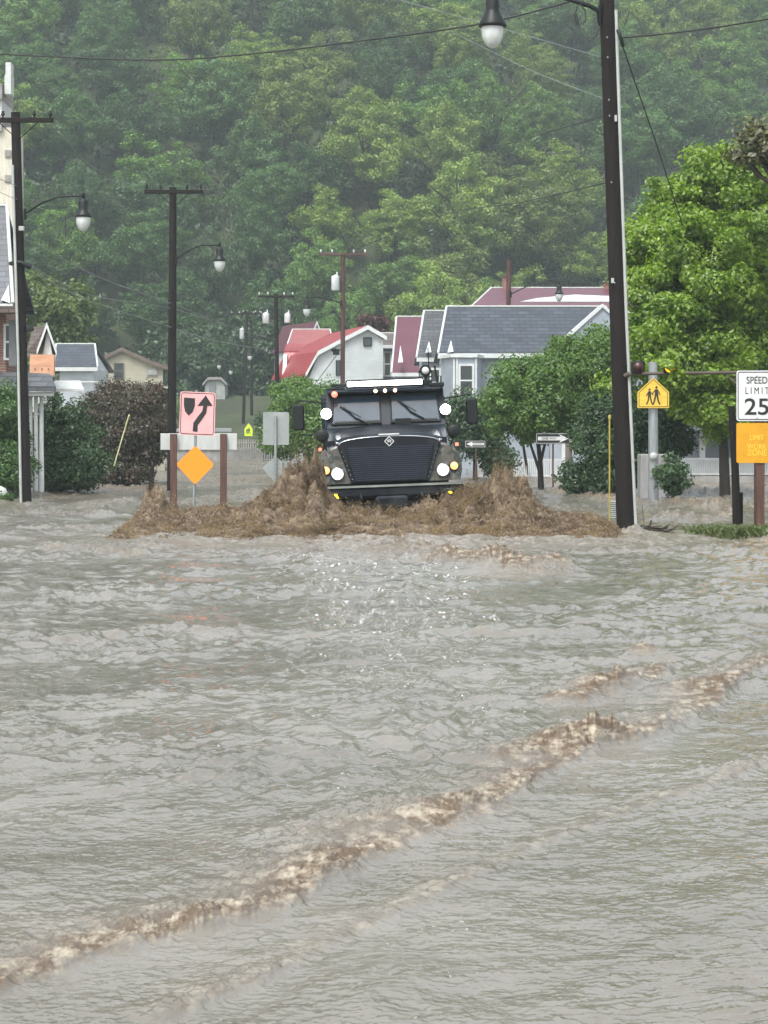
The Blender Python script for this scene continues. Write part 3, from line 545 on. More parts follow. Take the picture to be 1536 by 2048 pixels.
# roof kit
rl = MB().tube([(.80, 2.0, 2.62), (.80, 2.0, 2.8)], .03, 8).box((.68, 1.95, 2.62), (.92, 2.1, 2.72), .01).tube([(.68, 1.95, 2.9), (.68, 1.95, 2.78), (.92, 1.95, 2.78), (.92, 1.95, 2.9)], .014, 6).lathe((.80, 1.98, 2.9), [(.05, -.1), (.10, -.02), (.115, .03), (.10, .05)], 16, 'y').build('work_lamp', m_black, truck)
MB().lathe((.80, 1.93, 2.9), [(.07, 0), (.06, .012), (.02, .02)], 14, 'y').build('lens', m_globe, rl)
MB().tube([(-1.12, 1.7, 2.60), (-.75, 1.7, 2.66)], .018, 6).tube([(-.97, 1.7, 2.62), (-.97, 1.7, 2.72)], .012, 5).box((-1.1, 1.6, 2.585), (-.76, 1.8, 2.62), .008).build('antenna_mount', m_black, truck)
MB().box((.86, 1.55, 2.57), (1.13, 2.2, 2.66), .02).tube([(1.0, 1.7, 2.62), (1.02, 1.7, 2.78), (1.08, 1.7, 2.78), (1.07, 1.7, 2.6)], .016, 6).tube([(1.05, 2.4, 2.6), (1.0, 2.4, 3.0)], .02, 6).build('roof_box', m_black, truck)
MB().tube([(.88, 2.2, 2.6), (.88, 2.25, 3.35)], .010, 5).build('antenna', m_black, truck)
for s in (-1, 1):
    sp = MB().tube([(s*1.08, 1.70, 2.0), (s*1.13, 1.55, 2.05), (s*1.13, 1.52, 2.10)], .018, 6).lathe((s*1.13, 1.50, 2.14), [(.04, -.12), (.10, -.05), (.115, 0), (.10, .02)], 18, 'y').build('spot_lamp', m_black, truck)
    MB().lathe((s*1.13, 1.475, 2.14), [(.098, 0), (.085, .015), (.03, .025)], 18, 'y').build('lens', g_spot, sp)
    mr = MB().box((s*1.66-.11, 1.9, 1.84), (s*1.66+.11, 2.02, 2.34), .03).build('mirror', m_black, truck)
    [MB().tube(q_, .016, 6).build('bracket', m_black, mr) for q_ in ([(s*1.1, 2.0, 2.35), (s*1.66, 1.98, 2.42)], [(s*1.1, 2.0, 1.75), (s*1.66, 1.98, 1.76)])]
    fm = MB().tube([(s*1.13, .62, 1.40), (s*1.19, .55, 1.55), (s*1.22, .5, 1.66)], .014, 6).tube([(s*.98, .8, 1.58), (s*1.10, .6, 1.35), (s*1.16, .5, 1.28)], .014, 6).lathe((s*1.22, .5, 1.72), [(.03, -.08), (.11, -.05), (.125, 0), (.11, .015), (.02, .02)], 16, 'y').build('fender_mirror', m_black, truck)
    # fender: rounded profile swept back, nose closed with a sloped cap
    pr = [(.70, .82), (1.30, .82), (1.34, 1.0), (1.33, 1.18), (1.26, 1.34), (1.10, 1.47), (.92, 1.53), (.86, 1.5)]
    f0 = [(s*(x-.02 if x > 1 else x), .10+.14*(z-.8), .82+(z-.82)*.96) for x, z in pr]; f1 = [(s*x, .34, z) for x, z in pr]; f2 = [(s*x, 1.75, z+.06) for x, z in pr]; n8 = len(pr)
    fe = MB().add(f0+f1+f2, [tuple(range(n8)), tuple(range(3*n8-1, 2*n8-1, -1))]+[(r*n8+i, r*n8+n8+i, r*n8+n8+(i+1) % n8, r*n8+(i+1) % n8) for r in (0, 1) for i in range(n8)]).build('fender', m_camo, truck)
    hl = MB().lathe((s*.97, .10, 1.01), [(.10, -.08), (.125, 0), (.12, .03), (.104, .035)], 20, 'y').build('headlight', m_black, truck)
    MB().lathe((s*.97, .062, 1.01), [(.102, 0), (.085, .02), (.03, .035)], 20, 'y').build('lens', g_head, hl)
    MB().tube([(s*.97+.112*math.cos(a), .055, 1.01+.112*math.sin(a)) for a in np.linspace(0, 2*math.pi, 21)], .010, 6).build('bezel', m_chrome, hl)
    MB().box((s*.97-.085, .02, .955), (s*.97+.085, .03, .963)).box((s*.97-.06, .02, .93), (s*.97+.06, .03, .937)).build('lens_rib', m_black, hl)
    tl = MB().lathe((s*1.18, .12, 1.08), [(.07, -.08), (.09, 0), (.085, .03), (.072, .035)], 18, 'y').build('turn_signal', m_black, truck)
    MB().lathe((s*1.18, .082, 1.08), [(.07, 0), (.06, .015), (.02, .025)], 18, 'y').build('lens', g_amb, tl)
    MB().box((s*1.27-.03, .5, 1.44), (s*1.27+.03, .58, 1.50), .01).build('marker_lamp', g_red, truck)
    fg = MB().box((s*1.06-.13, -.32, .50), (s*1.06+.13, -.22, .68), .03).build('fog_lamp', m_black, truck)
    k = 1 if s < 0 else .45; MB().xz([(s*1.06-.10*k, .60-.03*k), (s*1.06+.10*k, .60-.03*k), (s*1.06+.06*k, .60+.05*k), (s*1.06-.06*k, .60+.05*k)], -.336, -.322).build('lens', g_fog, fg)
    wh = MB().lathe((s*1.08-.19*s, .95, -.05), [(.30, 0), (.58, .0), (.63, .06*s), (.63, .32*s), (.58, .38*s), (.30, .38*s)], 28, 'x').build('wheel', m_tyre, truck)
    MB().lathe((s*1.08-.15*s, .95, -.05), [(.05, .3*s), (.28, .32*s), (.30, .28*s), (.30, .1*s)], 20, 'x').build('rim', m_black, wh)
    wh = MB().lathe((s*1.08-.19*s, 6.4, -.05), [(.30, 0), (.58, .0), (.63, .06*s), (.63, .32*s), (.58, .38*s), (.30, .38*s)], 28, 'x').build('wheel', m_tyre, truck)
    MB().lathe((s*1.08-.15*s, 6.4, -.05), [(.05, .3*s), (.28, .32*s), (.30, .28*s), (.30, .1*s)], 20, 'x').build('rim', m_black, wh)
# hood: ribs from nose to cab
sec = []
for y, hw, ze, zc, lw, lz in ((.06, .90, 1.52, 1.66, .72, .84), (.20, .98, 1.58, 1.73, .74, .84), (.8, 1.0, 1.64, 1.80, .8, .84), (1.5, 1.04, 1.72, 1.90, .9, .84)):
    top = [(hw*math.sin(a), y, ze+(zc-ze)*max(0, math.cos(a*1.0))**.8) for a in np.linspace(-math.pi/2, math.pi/2, 15)]
    sec.append([(-lw, y, lz)]+top+[(lw, y, lz)])
nn = len(sec[0]); mb = MB(); mb.add([p for s_ in sec for p in s_], [tuple(range(nn))]+[(r*nn+i, r*nn+nn+i, r*nn+nn+i+1, r*nn+i+1) for r in range(3) for i in range(nn-1)]+[tuple(range(4*nn-1, 3*nn-1, -1))])
hood = mb.build('hood', m_navy, truck)
gr = MB().xz([(-.64, .84), (.64, .84), (.80, 1.50), (-.80, 1.50)], .035, .07).build('grille', m_black, truck)
sb = MB()
for i in range(17):
    z = .87+i*.037; hw = .63+(z-.84)*.235; sb.box((-hw, .012, z), (hw, .034, z+.016))
sb.build('slats', M('grille_bars', (.03, .04, .07), .4, .2), gr)
MB().tube([(-.64, .02, .84), (-.81, .02, 1.51)], .014, 6).tube([(.64, .02, .84), (.81, .02, 1.51)], .014, 6).build('grille_edge', m_cabp, gr)
MB().tube([(.93*math.sin(a), .045, 1.525+.145*max(0, math.cos(a))**.8) for a in np.linspace(-1.5, 1.5, 15)], .011, 6).build('hood_trim', m_chrome, hood)
MB().box((-.19, .02, 1.69), (.19, .06, 1.715), .005).build('badge_strip', m_signw, hood)
em = MB(); o_, i_ = .085, .055
for a, b_ in (((0, o_), (o_, 0)), ((o_, 0), (0, -o_)), ((0, -o_), (-o_, 0)), ((-o_, 0), (0, o_)), ((-.04, .0), (0, .03)), ((0, .03), (.04, 0)), ((-.03, -.02), (0, -.0)), ((0, 0), (.03, -.02))):
    em.tube([(a[0], .0, 1.575+a[1]), (b_[0], .0, 1.575+b_[1])], .009, 5)
em.build('emblem', m_signw, hood)
for s in (-1, 1): MB().tube([(s*.9, .2, 1.60), (s*.93, .14, 1.57), (s*.97, .16, 1.57)], .02, 6).build('hood_latch', m_chrome, hood)
rv = MB()
for s in (-1, 1):
    for k in range(7): rv.lathe((s*(.70+.030*k), .055, .90+.085*k), [(.010, 0), (.008, .006), (.002, .009)], 7, 'y')
rv.build('rivets', m_galv, hood)
bp = MB().box((-1.34, -.22, .56), (1.34, .06, .76), .04).box((-1.34, -.24, .765), (1.34, .10, .785)).build('bumper', m_navy, truck)
MB().box((-1.34, -.255, .748), (1.34, -.242, .786)).build('bumper_edge', M('bumper_edge_lit', (.22, .24, .22), .5), bp)  # paler strip paints in the light on the bumper's top edge
for s in (-1, 1): MB().tube([(s*.55, -.22, .62), (s*.55, -.34, .60), (s*.55, -.34, .50), (s*.55, -.22, .50)], .025, 8).build('tow_hook', m_black, bp)
MB().box((-.75, -.05, .05), (.75, .9, .55), .08).box((-.3, -.3, .35), (.3, -.05, .58), .04).build('winch_housing', m_navy, truck)
MB().box((-1.05, 1.75, -.4), (1.05, 1.8, .9), .02).build('underbody_dark_panel', m_black, truck)  # black panel added to darken the see-through gap under the truck
MB().tube([(-1.0, .95, -.05), (1.0, .95, -.05)], .12, 10).box((-.5, .4, -.3), (.5, 7.6, .3), .04).build('chassis', m_black, truck)

# ------------------------------------------------------------------ utility poles with lamps
def lamp(parent, root, reach, side, rise=.42, s=1.0, globe=True):
    """arm, housing and globe; root = arm's foot on the pole"""
    x, y, z = root; e = (x+side*reach, y-.15, z+rise)
    arm = MB().tube([root, (x+side*reach*.30, y-.05, z+rise*.62), (x+side*reach*.6, y-.1, z+rise*.98), e], [.030*s, .027*s, .024*s, .022*s], 8)
    arm.tube([(x, y, z+.12), (x, y, z-.16)], .04*s, 8); la = arm.build('lamp_arm', m_black, parent)
    c = (e[0]+side*.04, e[1], e[2])
    hs_ = MB().lathe(c, [(.02, .10*s), (.05*s, .06*s), (.05*s, -.04*s), (.03*s, -.06*s), (.10*s, -.10*s), (.125*s, -.16*s), (.115*s, -.34*s), (.13*s, -.38*s), (.20*s, -.47*s), (.215*s, -.52*s), (.18*s, -.53*s)], 18).build('lamp_housing', m_black, parent)
    gl = MB().lathe((c[0], c[1], c[2]-.53*s), [(.175*s, 0), (.18*s, -.06*s), (.168*s, -.15*s), (.13*s, -.25*s), (.08*s, -.315*s), (.02*s, -.345*s)], 18).build('lamp_globe', m_globe, parent)
def crossarm(parent, c, half, mat, dx=0):
    MB().box((c[0]-half+dx, c[1]-.12, c[2]-.06), (c[0]+half+dx, c[1]-.02, c[2]+.06), .01).tube([(c[0]-.5, c[1]-.1, c[2]-.04), (c[0], c[1]-.12, c[2]-.5), (c[0]+.5, c[1]-.1, c[2]-.04)], .015, 5).build('crossarm', mat, parent)
    for k in (-.92, -.45, .45, .92): MB().lathe((c[0]+dx+k*half, c[1]-.07, c[2]+.06), [(.02, 0), (.02, .05), (.055, .07), (.05, .10), (.03, .12), (.045, .14), (.02, .17)], 8).build('insulator', m_globe if c[1] > 90 else m_black, parent)
def transformer(parent, c, h, r):
    t = MB().lathe((c[0], c[1]-.15, c[2]), [(r*.9, -h/2), (r, -h/2+.04), (r, h/2-.05), (r*.92, h/2), (r*.3, h/2+.05), (.03, h/2+.08)], 14).build('transformer', M('transformer_paint', (.55, .58, .58), .4, bump=0), parent)
    MB().tube([(c[0]+r*.4, c[1]-.15, c[2]+h/2), (c[0]+r*.4, c[1]-.15, c[2]+h/2+.2)], .04, 8).build('bushing', m_globe, t)
def upole(label, bx, by, tx, ty, d, r0, r1, mat=m_pole, group=None):
    base = P(bx, by, d); top = P(tx, ty, d); t = thing('utility_pole', label, 'utility pole', base, group)
    pts = [base+(top-base)*k for k in (-.08, 0, .25, .5, .75, 1)]
    MB().tube(pts, [r0*1.02, r0, r0+(r1-r0)*.25, r0+(r1-r0)*.5, r0+(r1-r0)*.75, r1], 14).build('pole', mat, t)
    return t, base, top
t, b0, t0 = upole('near black wooden utility pole leaning left with pale conduit, right of the truck', 1253, 1060, 1206, -200, 42.5, .172, .125)
MB().tube([P(1272, 1058, 42.3), P(1253, 640, 42.3), P(1236, 150, 42.3), P(1232, 20, 42.3)], .028, 8).build('conduit', m_conduit, t)
x0 = P(1203, 38, 42.4)
arm = MB().tube([P(1199, 46, 42.4), P(1197, 22, 42.35), P(1180, 12, 42.3), P(1130, -3, 42.3), P(1060, -28, 42.3), P(986, -40, 42.3)], [.04, .045, .042, .035, .03, .028], 10).tube([P(1200, 10, 42.4), P(1200, 52, 42.4)], .035, 8).build('lamp_arm', m_black, t)
c = P(985, -40, 42.3); MB().lathe(c, [(.04, .08), (.05, 0), (.10, -.04), (.125, -.12), (.12, -.52), (.13, -.56), (.185, -.66), (.245, -.78), (.25, -.82), (.2, -.83)], 22).build('lamp_housing', m_black, t)
MB().lathe((c.x, c.y, c.z-.83), [(.19, 0), (.196, -.08), (.182, -.18), (.14, -.28), (.085, -.35), (.02, -.375)], 22).build('lamp_globe', m_globe, t)
lp = MB()
for q in (((1155, 10), (1150, 30), (1156, 48), (1160, 52)), ((1160, 8), (1170, 20), (1172, 40), (1166, 46)), ((1197, 55), (1192, 72), (1178, 82))): lp.tube([P(a, b_, 42.2) for a, b_ in q], .012, 5)
lp.tube([P(1150, 28, 42.2), P(1156, 50, 42.2)], .03, 6).build('loose_wire', m_wire, t)
for yy_ in (75, 115, 200, 232, 365, 566): MB().tube([P(1212+(yy_)*.030, yy_, 42.33), P(1212+yy_*.030, yy_-1, 42.2)], .014, 6).build('bolt', m_galv, t)
MB().box(P(1229, 243, 42.36), P(1234, 230, 42.33)).box(P(1222, 566, 42.35), P(1228, 556, 42.32)).build('utility_tag', m_conduit, t)
MB().tube([P(1236, 60, 42.2), P(1242, 78, 42.1), P(1246, 92, 42.2)], .035, 6).build('wire_clamp', m_black, t)
t, b0, t1 = upole('tall wooden utility pole with crossarm and street lamp nearest the left edge', 51, 1010, 31, 225, 59.5, .155, .115)
crossarm(t, P(38, 241, 59.5), .86, m_pole, 0); lamp(t, P(50, 427, 59.4), 1.42, 1)
MB().tube([P(42, 1008, 59.3), P(36, 700, 59.3), P(25, 330, 59.3)], .035, 8).build('conduit', m_conduit, t)
MB().box(P(20, 531, 59.5), P(30, 524, 59.3)).tube([P(22, 527, 59.4), P(40, 524, 59.3), P(62, 534, 59.4)], [.06, .05, .07], 8).build('cable_bracket', m_black, t)
MB().box(P(54, 662, 59.5), P(66, 655, 59.3), .0).tube([P(53, 655, 59.4), P(66, 659, 59.4)], .06, 8).build('cable_bracket', m_black, t)
MB().box(P(40, 462, 59.4), P(47, 452, 59.2)).build('utility_tag', m_conduit, t)
t, b0, t2 = upole('wooden utility pole with crossarm and street lamp behind the keep right sign', 343, 985, 346, 375, 76, .150, .115)
crossarm(t, P(348, 384, 76), .93, m_pole, 0); lamp(t, P(352, 517, 75.9), 1.35, 1, s=.98)
t, b0, t3 = upole('reddish wooden utility pole rising behind the truck, with one grey transformer', 685, 915, 686, 505, 112, .115, .10, m_pole2)
crossarm(t, P(686, 509, 112), 1.12, m_pole2, 0); transformer(t, P(671, 567, 112), .66, .19); lamp(t, P(682, 606, 111.8), 1.55, -1, .25, 1.0)
t, b0, t4 = upole('dark utility pole with two grey transformers, left of the red barn roof', 556, 940, 552, 588, 132, .135, .11)
crossarm(t, P(552, 593, 132), 1.0, m_pole, 0); transformer(t, P(532, 637, 132), .55, .19); transformer(t, P(575, 637, 132), .5, .17)
t, b0, t5 = upole('distant leaning utility pole with a small transformer', 484, 921, 494, 622, 210, .16, .13)
crossarm(t, P(493, 628, 210), 1.4, m_pole); transformer(t, P(484, 668, 210), .9, .2)
t, b0, t6 = upole('distant utility pole with one street lamp, right of the leaning pole', 504, 918, 502, 640, 214, .15, .12)
crossarm(t, P(503, 626, 214), .8, m_pole); lamp(t, P(503, 700, 213.8), .1, -1, .1, 1.2)
t, b0, t7 = upole('farthest thin lamp pole with a pair of lamps above the grass slope', 456, 862, 450, 735, 225, .10, .08)
lamp(t, P(450, 738, 225), .5, -1, .9, 1.05); lamp(t, P(450, 745, 225), .5, 1, .7, 1.05)
t, b0, t8 = upole('reddish utility pole with a street lamp, before the slate roofed house', 1013, 950, 1018, 520, 110, .125, .105, m_pole2)
lamp(t, P(1022, 588, 109.8), 2.15, 1, .50, .98)
def wire(label, pts, r=.011, mat=m_wire, sag=0, name='overhead_wire', group=None):
    p = [P(*q) for q in pts]; out = []
    for i in range(len(p)-1):
        for k in range(12 if i < len(p)-2 else 13):
            s = k/12; a = p[max(i-1, 0)]; b_, c_ = p[i], p[i+1]; d2 = p[min(i+2, len(p)-1)]
            q = .5*((2*b_)+(c_-a)*s+(2*a-5*b_+4*c_-d2)*s*s+(3*b_-a-3*c_+d2)*s**3); q.z -= sag*4*s*(1-s)/max(1, len(p)-1); out.append(q)
    o0 = out[0].copy(); return tag(MB().tube(out, r, 5).build(name, mat, None, o0), label, 'wire', group)
wire('long black wire sagging across the top of the picture to the hanging lamp', [(-120, 100, 52), (0, 108, 51), (290, 120, 49), (480, 110, 47.5), (720, 82, 46), (960, 48, 44), (1130, 6, 43), (1200, -20, 42.5)], .017)
wire('black wire from the near pole running off to the right edge', [(1240, 76, 42.4), (1380, 62, 41.4), (1536, 38, 40), (1650, 15, 39)], .016)
wire('slack black wire dropping from the near pole into the maple', [(1240, 76, 42.4), (1272, 170, 44), (1312, 285, 46), (1340, 372, 48), (1365, 450, 50)], .014)
wire('dark wire meeting the near pole below the lamp arm', [(1207, 232, 42.5), (1060, 275, 60), (870, 330, 90), (690, 385, 112)], .012)
wire('thin dark wire in front of the yellow green trees right of centre', [(1212, 365, 42.5), (1040, 405, 70), (880, 432, 95), (690, 508, 112)], .014)
wire('faint wire slanting down to the near pole from the top edge', [(690, -30, 50), (960, 45, 46), (1205, 115, 42.5)], .007, m_wirel)
wire('faint wire slanting down to the near pole under the lamp globe', [(900, 62, 60), (1060, 140, 50), (1206, 197, 42.5)], .007, m_wirel)
GL = 'pale cables strung between the left hand poles'
wire('upper pale cable between the two left utility poles', [(52, 478, 59.5), (200, 555, 68), (343, 607, 76), (430, 640, 130), (492, 660, 210)], .011, m_wirel)
wire('lower pale cable from the left pole past the second pole to the transformer pole', [(54, 530, 59.5), (150, 590, 66), (343, 655, 76), (440, 683, 105), (553, 702, 132), (640, 706, 150)], .016, m_wirel)
wire('middle pale cable between the left poles ending behind the second pole', [(52, 527, 59.5), (180, 590, 67), (343, 617, 76), (480, 660, 110), (553, 680, 132)], .010, m_wirel)
wire('thin wire joining the crossarms of the two left poles', [(100, 236, 59.5), (180, 330, 66), (288, 378, 76)], .007, m_wirel)
wire('thin wire from the second crossarm to the transformer pole', [(408, 380, 76), (470, 500, 105), (520, 590, 132)], .007, m_wirel)
wire('thin wire from the left pole out of the left edge, upper', [(34, 372, 59.5), (0, 358, 57), (-60, 330, 54)], .007, m_wirel)
wire('thin wire from the left pole out of the left edge, lower', [(36, 400, 59.5), (0, 384, 57), (-60, 350, 54)], .007, m_wirel)
wire('service wire hanging from the second left pole towards the paired lamps', [(350, 655, 76), (400, 690, 120), (440, 715, 180), (470, 725, 210)], .012, m_wirel)
wire('short wire between the transformer pole and the reddish pole', [(590, 592, 132), (640, 575, 120), (684, 512, 112)], .012)
wire('stay wire slanting from the reddish pole across the barn wall', [(630, 768, 111), (655, 735, 111), (684, 695, 112)], .018)
o = MB().box(P(666, 710, 111.6), P(679, 698, 111.4)).lathe(P(668, 700, 111.5), [(.04, -.1), (.16, -.02), (.05, .12)], 10); o = o.build('lamp_head', m_black, None, P(672, 704, 111.5)); tag(o, 'small dark lamp head on the stay wire by the barn wall', 'lamp')

# ------------------------------------------------------------------ signs and posts
def panel(parent, name, poly, y, mat, th=.006): return MB().xz(poly, y, y+th).build(name, mat, parent)
def outline(parent, poly, y, w_, mat, name='border'):
    cx = sum(p[0] for p in poly)/len(poly); cz = sum(p[1] for p in poly)/len(poly); mb = MB(); n_ = len(poly)
    inn = []
    for i in range(n_):
        a, b_, c_ = Vector(poly[i-1]), Vector(poly[i]), Vector(poly[(i+1) % n_]); e1 = (b_-a).normalized(); e2 = (c_-b_).normalized()
        n1 = Vector((-e1.y, e1.x)); n2 = Vector((-e2.y, e2.x)); nb = (n1+n2); nb = nb/max(.3, nb.length)*w_/max(.4, (n1+n2).length/2)
        inn.append((b_.x+nb.x, b_.y+nb.y))
    mb.add([(x, y, z) for x, z in poly]+[(x, y, z) for x, z in inn], [(i, (i+1) % n_, n_+(i+1) % n_, n_+i) for i in range(n_)]); return mb.build(name, mat, parent)
def pxr(px, py, d): p = P(px, py, d); return p.x, p.z
# speed limit sign
d = 40; x0, z1 = pxr(1473, 741, d); x1, z0 = pxr(1555, 842, d); cx = (x0+x1)/2
t = thing('speed_limit_sign', 'white speed limit 25 sign over a faded amber panel on a brown post', 'road sign', P(1518, 1078, d))
panel(t, 'sign_panel', rrect(x0, z0, x1, z1, .04), d, m_signw); outline(t, rrect(x0+.02, z0+.02, x1-.02, z1-.02, .035), d-.003, .014, m_signk)
pxm = d/K
text('SPEED', cx, d-.002, P(0, 767, d).z, .115, m_signk, t, 'lettering', .006, .80); text('L I M I T', cx, d-.002, P(0, 788, d).z, .115, m_signk, t, 'lettering', .0, .70)
text('25', cx, d-.002, P(0, 829, d).z, .27, m_signk, t, 'number', .012, 1.12)
z3 = P(0, 846, d).z; z2 = P(0, 926, d).z
panel(t, 'amber_panel', rrect(x0, z2, x1, z3, .03), d+.01, m_amber)
for s_, yy_ in (('LIMIT', 880), ('WORK', 898), ('ZONE', 911)): text(s_, cx, d+.008, P(0, yy_, d).z, .085 if s_ != 'ZONE' else .10, m_amberl, t, 'faded_lettering', .0, .85)
MB().box(P(1508, 1090, d+.22), P(1529, 760, d+.03), .01).build('post', m_post, t)
t = thing('beacon_arm', 'horizontal pipe with two flashing beacons between the near pole and speed sign', 'signal', P(1262, 748, 42.2))
MB().tube([P(1258, 748, 42.2), P(1475, 745, 40.2)], .028, 8).tube([P(1258, 748, 42.25), P(1250, 752, 42.3)], .045, 8).tube([P(1455, 750, 40.4), P(1474, 768, 40.2)], .012, 5).build('pipe', M('rusty_pipe', (.10, .08, .06), .6), t)
c = P(1277, 734, 41.9); bc = MB().box((c.x-.115, c.y, c.z-.11), (c.x+.115, c.y+.2, c.z+.11), .02).build('beacon', m_black, t); MB().lathe((c.x, c.y, c.z), [(.09, 0), (.08, .02), (.02, .04)], 16, 'y').build('lens', M('unlit_red_lens', (.045, .012, .009), .4), bc)
c = P(1340, 735, 41.3); bc = MB().box((c.x-.10, c.y, c.z-.10), (c.x+.10, c.y+.2, c.z+.10), .02).build('beacon', m_black, t); MB().lathe((c.x, c.y, c.z), [(.085, 0), (.075, .02), (.02, .04)], 16, 'y').build('lens', glow('lit_amber_lens', (1, .42, .02), 1.4), bc)
tree('maple_branch', 'leafy maple spray hanging across the lit amber beacon', 'branch', P(1340, 725, 41), [(1335, 722, 41, 26, 14, .25, 7), (1352, 745, 41, 10, 8, .15, 3)], l_maple, .10, 45, .10, 31)
for yy_ in (752, 836): MB().lathe(P(1514, yy_, 39.995), [(.012, 0), (.010, .006), (.003, .008)], 8, 'y').build('bolt', m_galv, bpy.data.objects['speed_limit_sign'])
# school crossing sign
d = 59; t = thing('school_crossing_sign', 'yellow pentagon sign with two walking figures on a thick grey steel pole', 'road sign', G(1306, 1011))
MB().tube([P(1307, 1015, d), P(1306, 724, d)], [.13, .11], 14).build('pole', m_galv, t)
S = [(1275, 816), (1338, 816), (1338, 784), (1307, 755), (1275, 784)]; poly = [pxr(a, b_, d-.2) for a, b_ in S]
panel(t, 'sign_panel', poly, d-.2, m_yel); outline(t, [pxr(a, b_, d-.2) for a, b_ in ((1277.5, 814), (1335.5, 814), (1335.5, 785), (1307, 758), (1277.5, 785))], d-.203, .015, m_signk)
def person_fig(cx_, cy_, k, flip, par, dd):   # pictogram of a walker, px units * k
    f = -1 if flip else 1; mb = MB(); q = lambda a, b_: P(cx_+a*k*f, cy_+b_*k, dd)
    mb.lathe(q(0, -20), [(.0, 0), (2.6*k*dd/K, 0), (2.6*k*dd/K, .003)], 14, 'y')
    for poly_ in ([(-3, -16), (3, -16), (4, -2), (-4, -2)], [(-4, -2), (0, -2), (-3, 10), (-6, 18), (-9, 18), (-6, 8)], [(0, -2), (4, -2), (5, 8), (9, 17), (6, 18), (2, 9)], [(-3, -15), (-4, -10), (-9, -5), (-10, -7), (-6, -11)], [(3, -15), (6, -10), (9, -4), (7, -3), (4, -8)]):
        mb.prism([q(a, b_) for a, b_ in poly_], (0, .003, 0))
    mb.build('walking_figure', m_signk, par)
person_fig(1313, 793, .92, False, t, d-.205); person_fig(1299, 795, .80, True, t, d-.205)
c = P(1307, 913, d-.15); mt = MB().lathe((c.x, c.y, c.z), [(.09, -.1), (.10, 0), (.09, .03), (.02, .035)], 16, 'y').build('meter', m_conduit, t); MB().box(P(1300, 940, d-.1), P(1315, 905, d-.05)).build('meter_box', m_conc, t)
MB().box(P(1299, 955, d-.16), P(1313, 938, d-.11)).build('notice', m_cab, t)
t = thing('utility_cabinet', 'grey steel roadside cabinet standing in the flood behind the school sign pole', 'cabinet', P(1303, 1000, 61.5))
p0, p1 = P(1277, 996, 61.5), P(1331, 908, 61.5); MB().box((p0.x, 61.0, p0.z-.2), (p1.x, 61.8, p1.z), .02).build('housing', m_cab, t); MB().box((p0.x+.04, 60.98, p0.z), (p1.x-.04, 60.999, p1.z-.05)).build('door', m_cab, t)
# keep right + orange diamond
d = 50; t = thing('keep_right_sign', 'pinkish white keep right sign with black curved arrow above an orange diamond', 'road sign', P(387, 1040, d))
MB().tube([P(387, 1045, d+.05), P(393, 780, d+.05)], .028, 8).build('post', m_galv, t)
def slant(px, py): return pxr(px+(870-py)*.03, py+(px-395)*.04, d)
q4 = [slant(a, b_) for a, b_ in rrect(358, -870, 429, -784, 5)] if False else [slant(a, -b_) for a, b_ in rrect(358, -871, 429, -784, 5)]
panel(t, 'sign_panel', q4, d, m_pink); outline(t, [slant(a, -b_) for a, b_ in rrect(360, -869, 427, -786, 5)], d-.004, .014, m_signk)
isl = [(366, 796), (388, 797), (388, 812), (384, 825), (376, 832), (369, 824), (366, 812)]
MB().xz([slant(*q) for q in isl], d-.006, d-.001).build('median_symbol', m_signk, t)
ar = [(385, 865), (386, 848), (394, 836), (403, 824), (405, 813), (393, 814), (409, 792), (424, 813), (413, 813), (411, 828), (402, 842), (395, 852), (395, 866)]
MB().xz([slant(a, b_-2) for a, b_ in ar], d-.007, d-.001).build('arrow', m_signk, t)
dm = [pxr(a, b_, d-.02) for a, b_ in ((388, 967), (392, 967), (426, 932), (426, 927), (393, 893), (389, 893), (354, 927), (354, 931))]
panel(t, 'orange_panel', dm, d-.02, m_orange)
# big sign seen from behind on two brown posts
d = 54; t = thing('guide_sign', 'blank pale back of a wide board on two brown posts behind the orange diamond', 'road sign', P(397, 1010, d))
p0, p1 = P(321, 900, d+.12), P(474, 867, d+.12); MB().box((p0.x, d+.11, p0.z), (p1.x, d+.135, p1.z), .008).build('sign_panel', M('board_back', (.50, .52, .50), .5, var=.15, bump=0, stretch=(2, 1, .5)), t)
for a in (347, 447): MB().box(P(a-6, 1040, d+.1), P(a+6, 868, d-.02), .008).build('post', m_post, t)
# sign backs left of truck
d = 60; t = thing('rear_facing_sign', 'grey square sign back with a diamond below on one steel post, left of the truck', 'road sign', P(551, 1000, d))
MB().tube([P(551, 1010, d), P(551, 832, d)], .035, 8).build('post', m_galv, t)
panel(t, 'square_panel', [pxr(a, -b_, d+.05) for a, b_ in rrect(526, -890, 578, -824, 3)], d+.05, m_back)
panel(t, 'diamond_panel', [pxr(a, b_, d+.05) for a, b_ in ((551, 966), (579, 936), (551, 912), (524, 936))], d+.05, m_back)
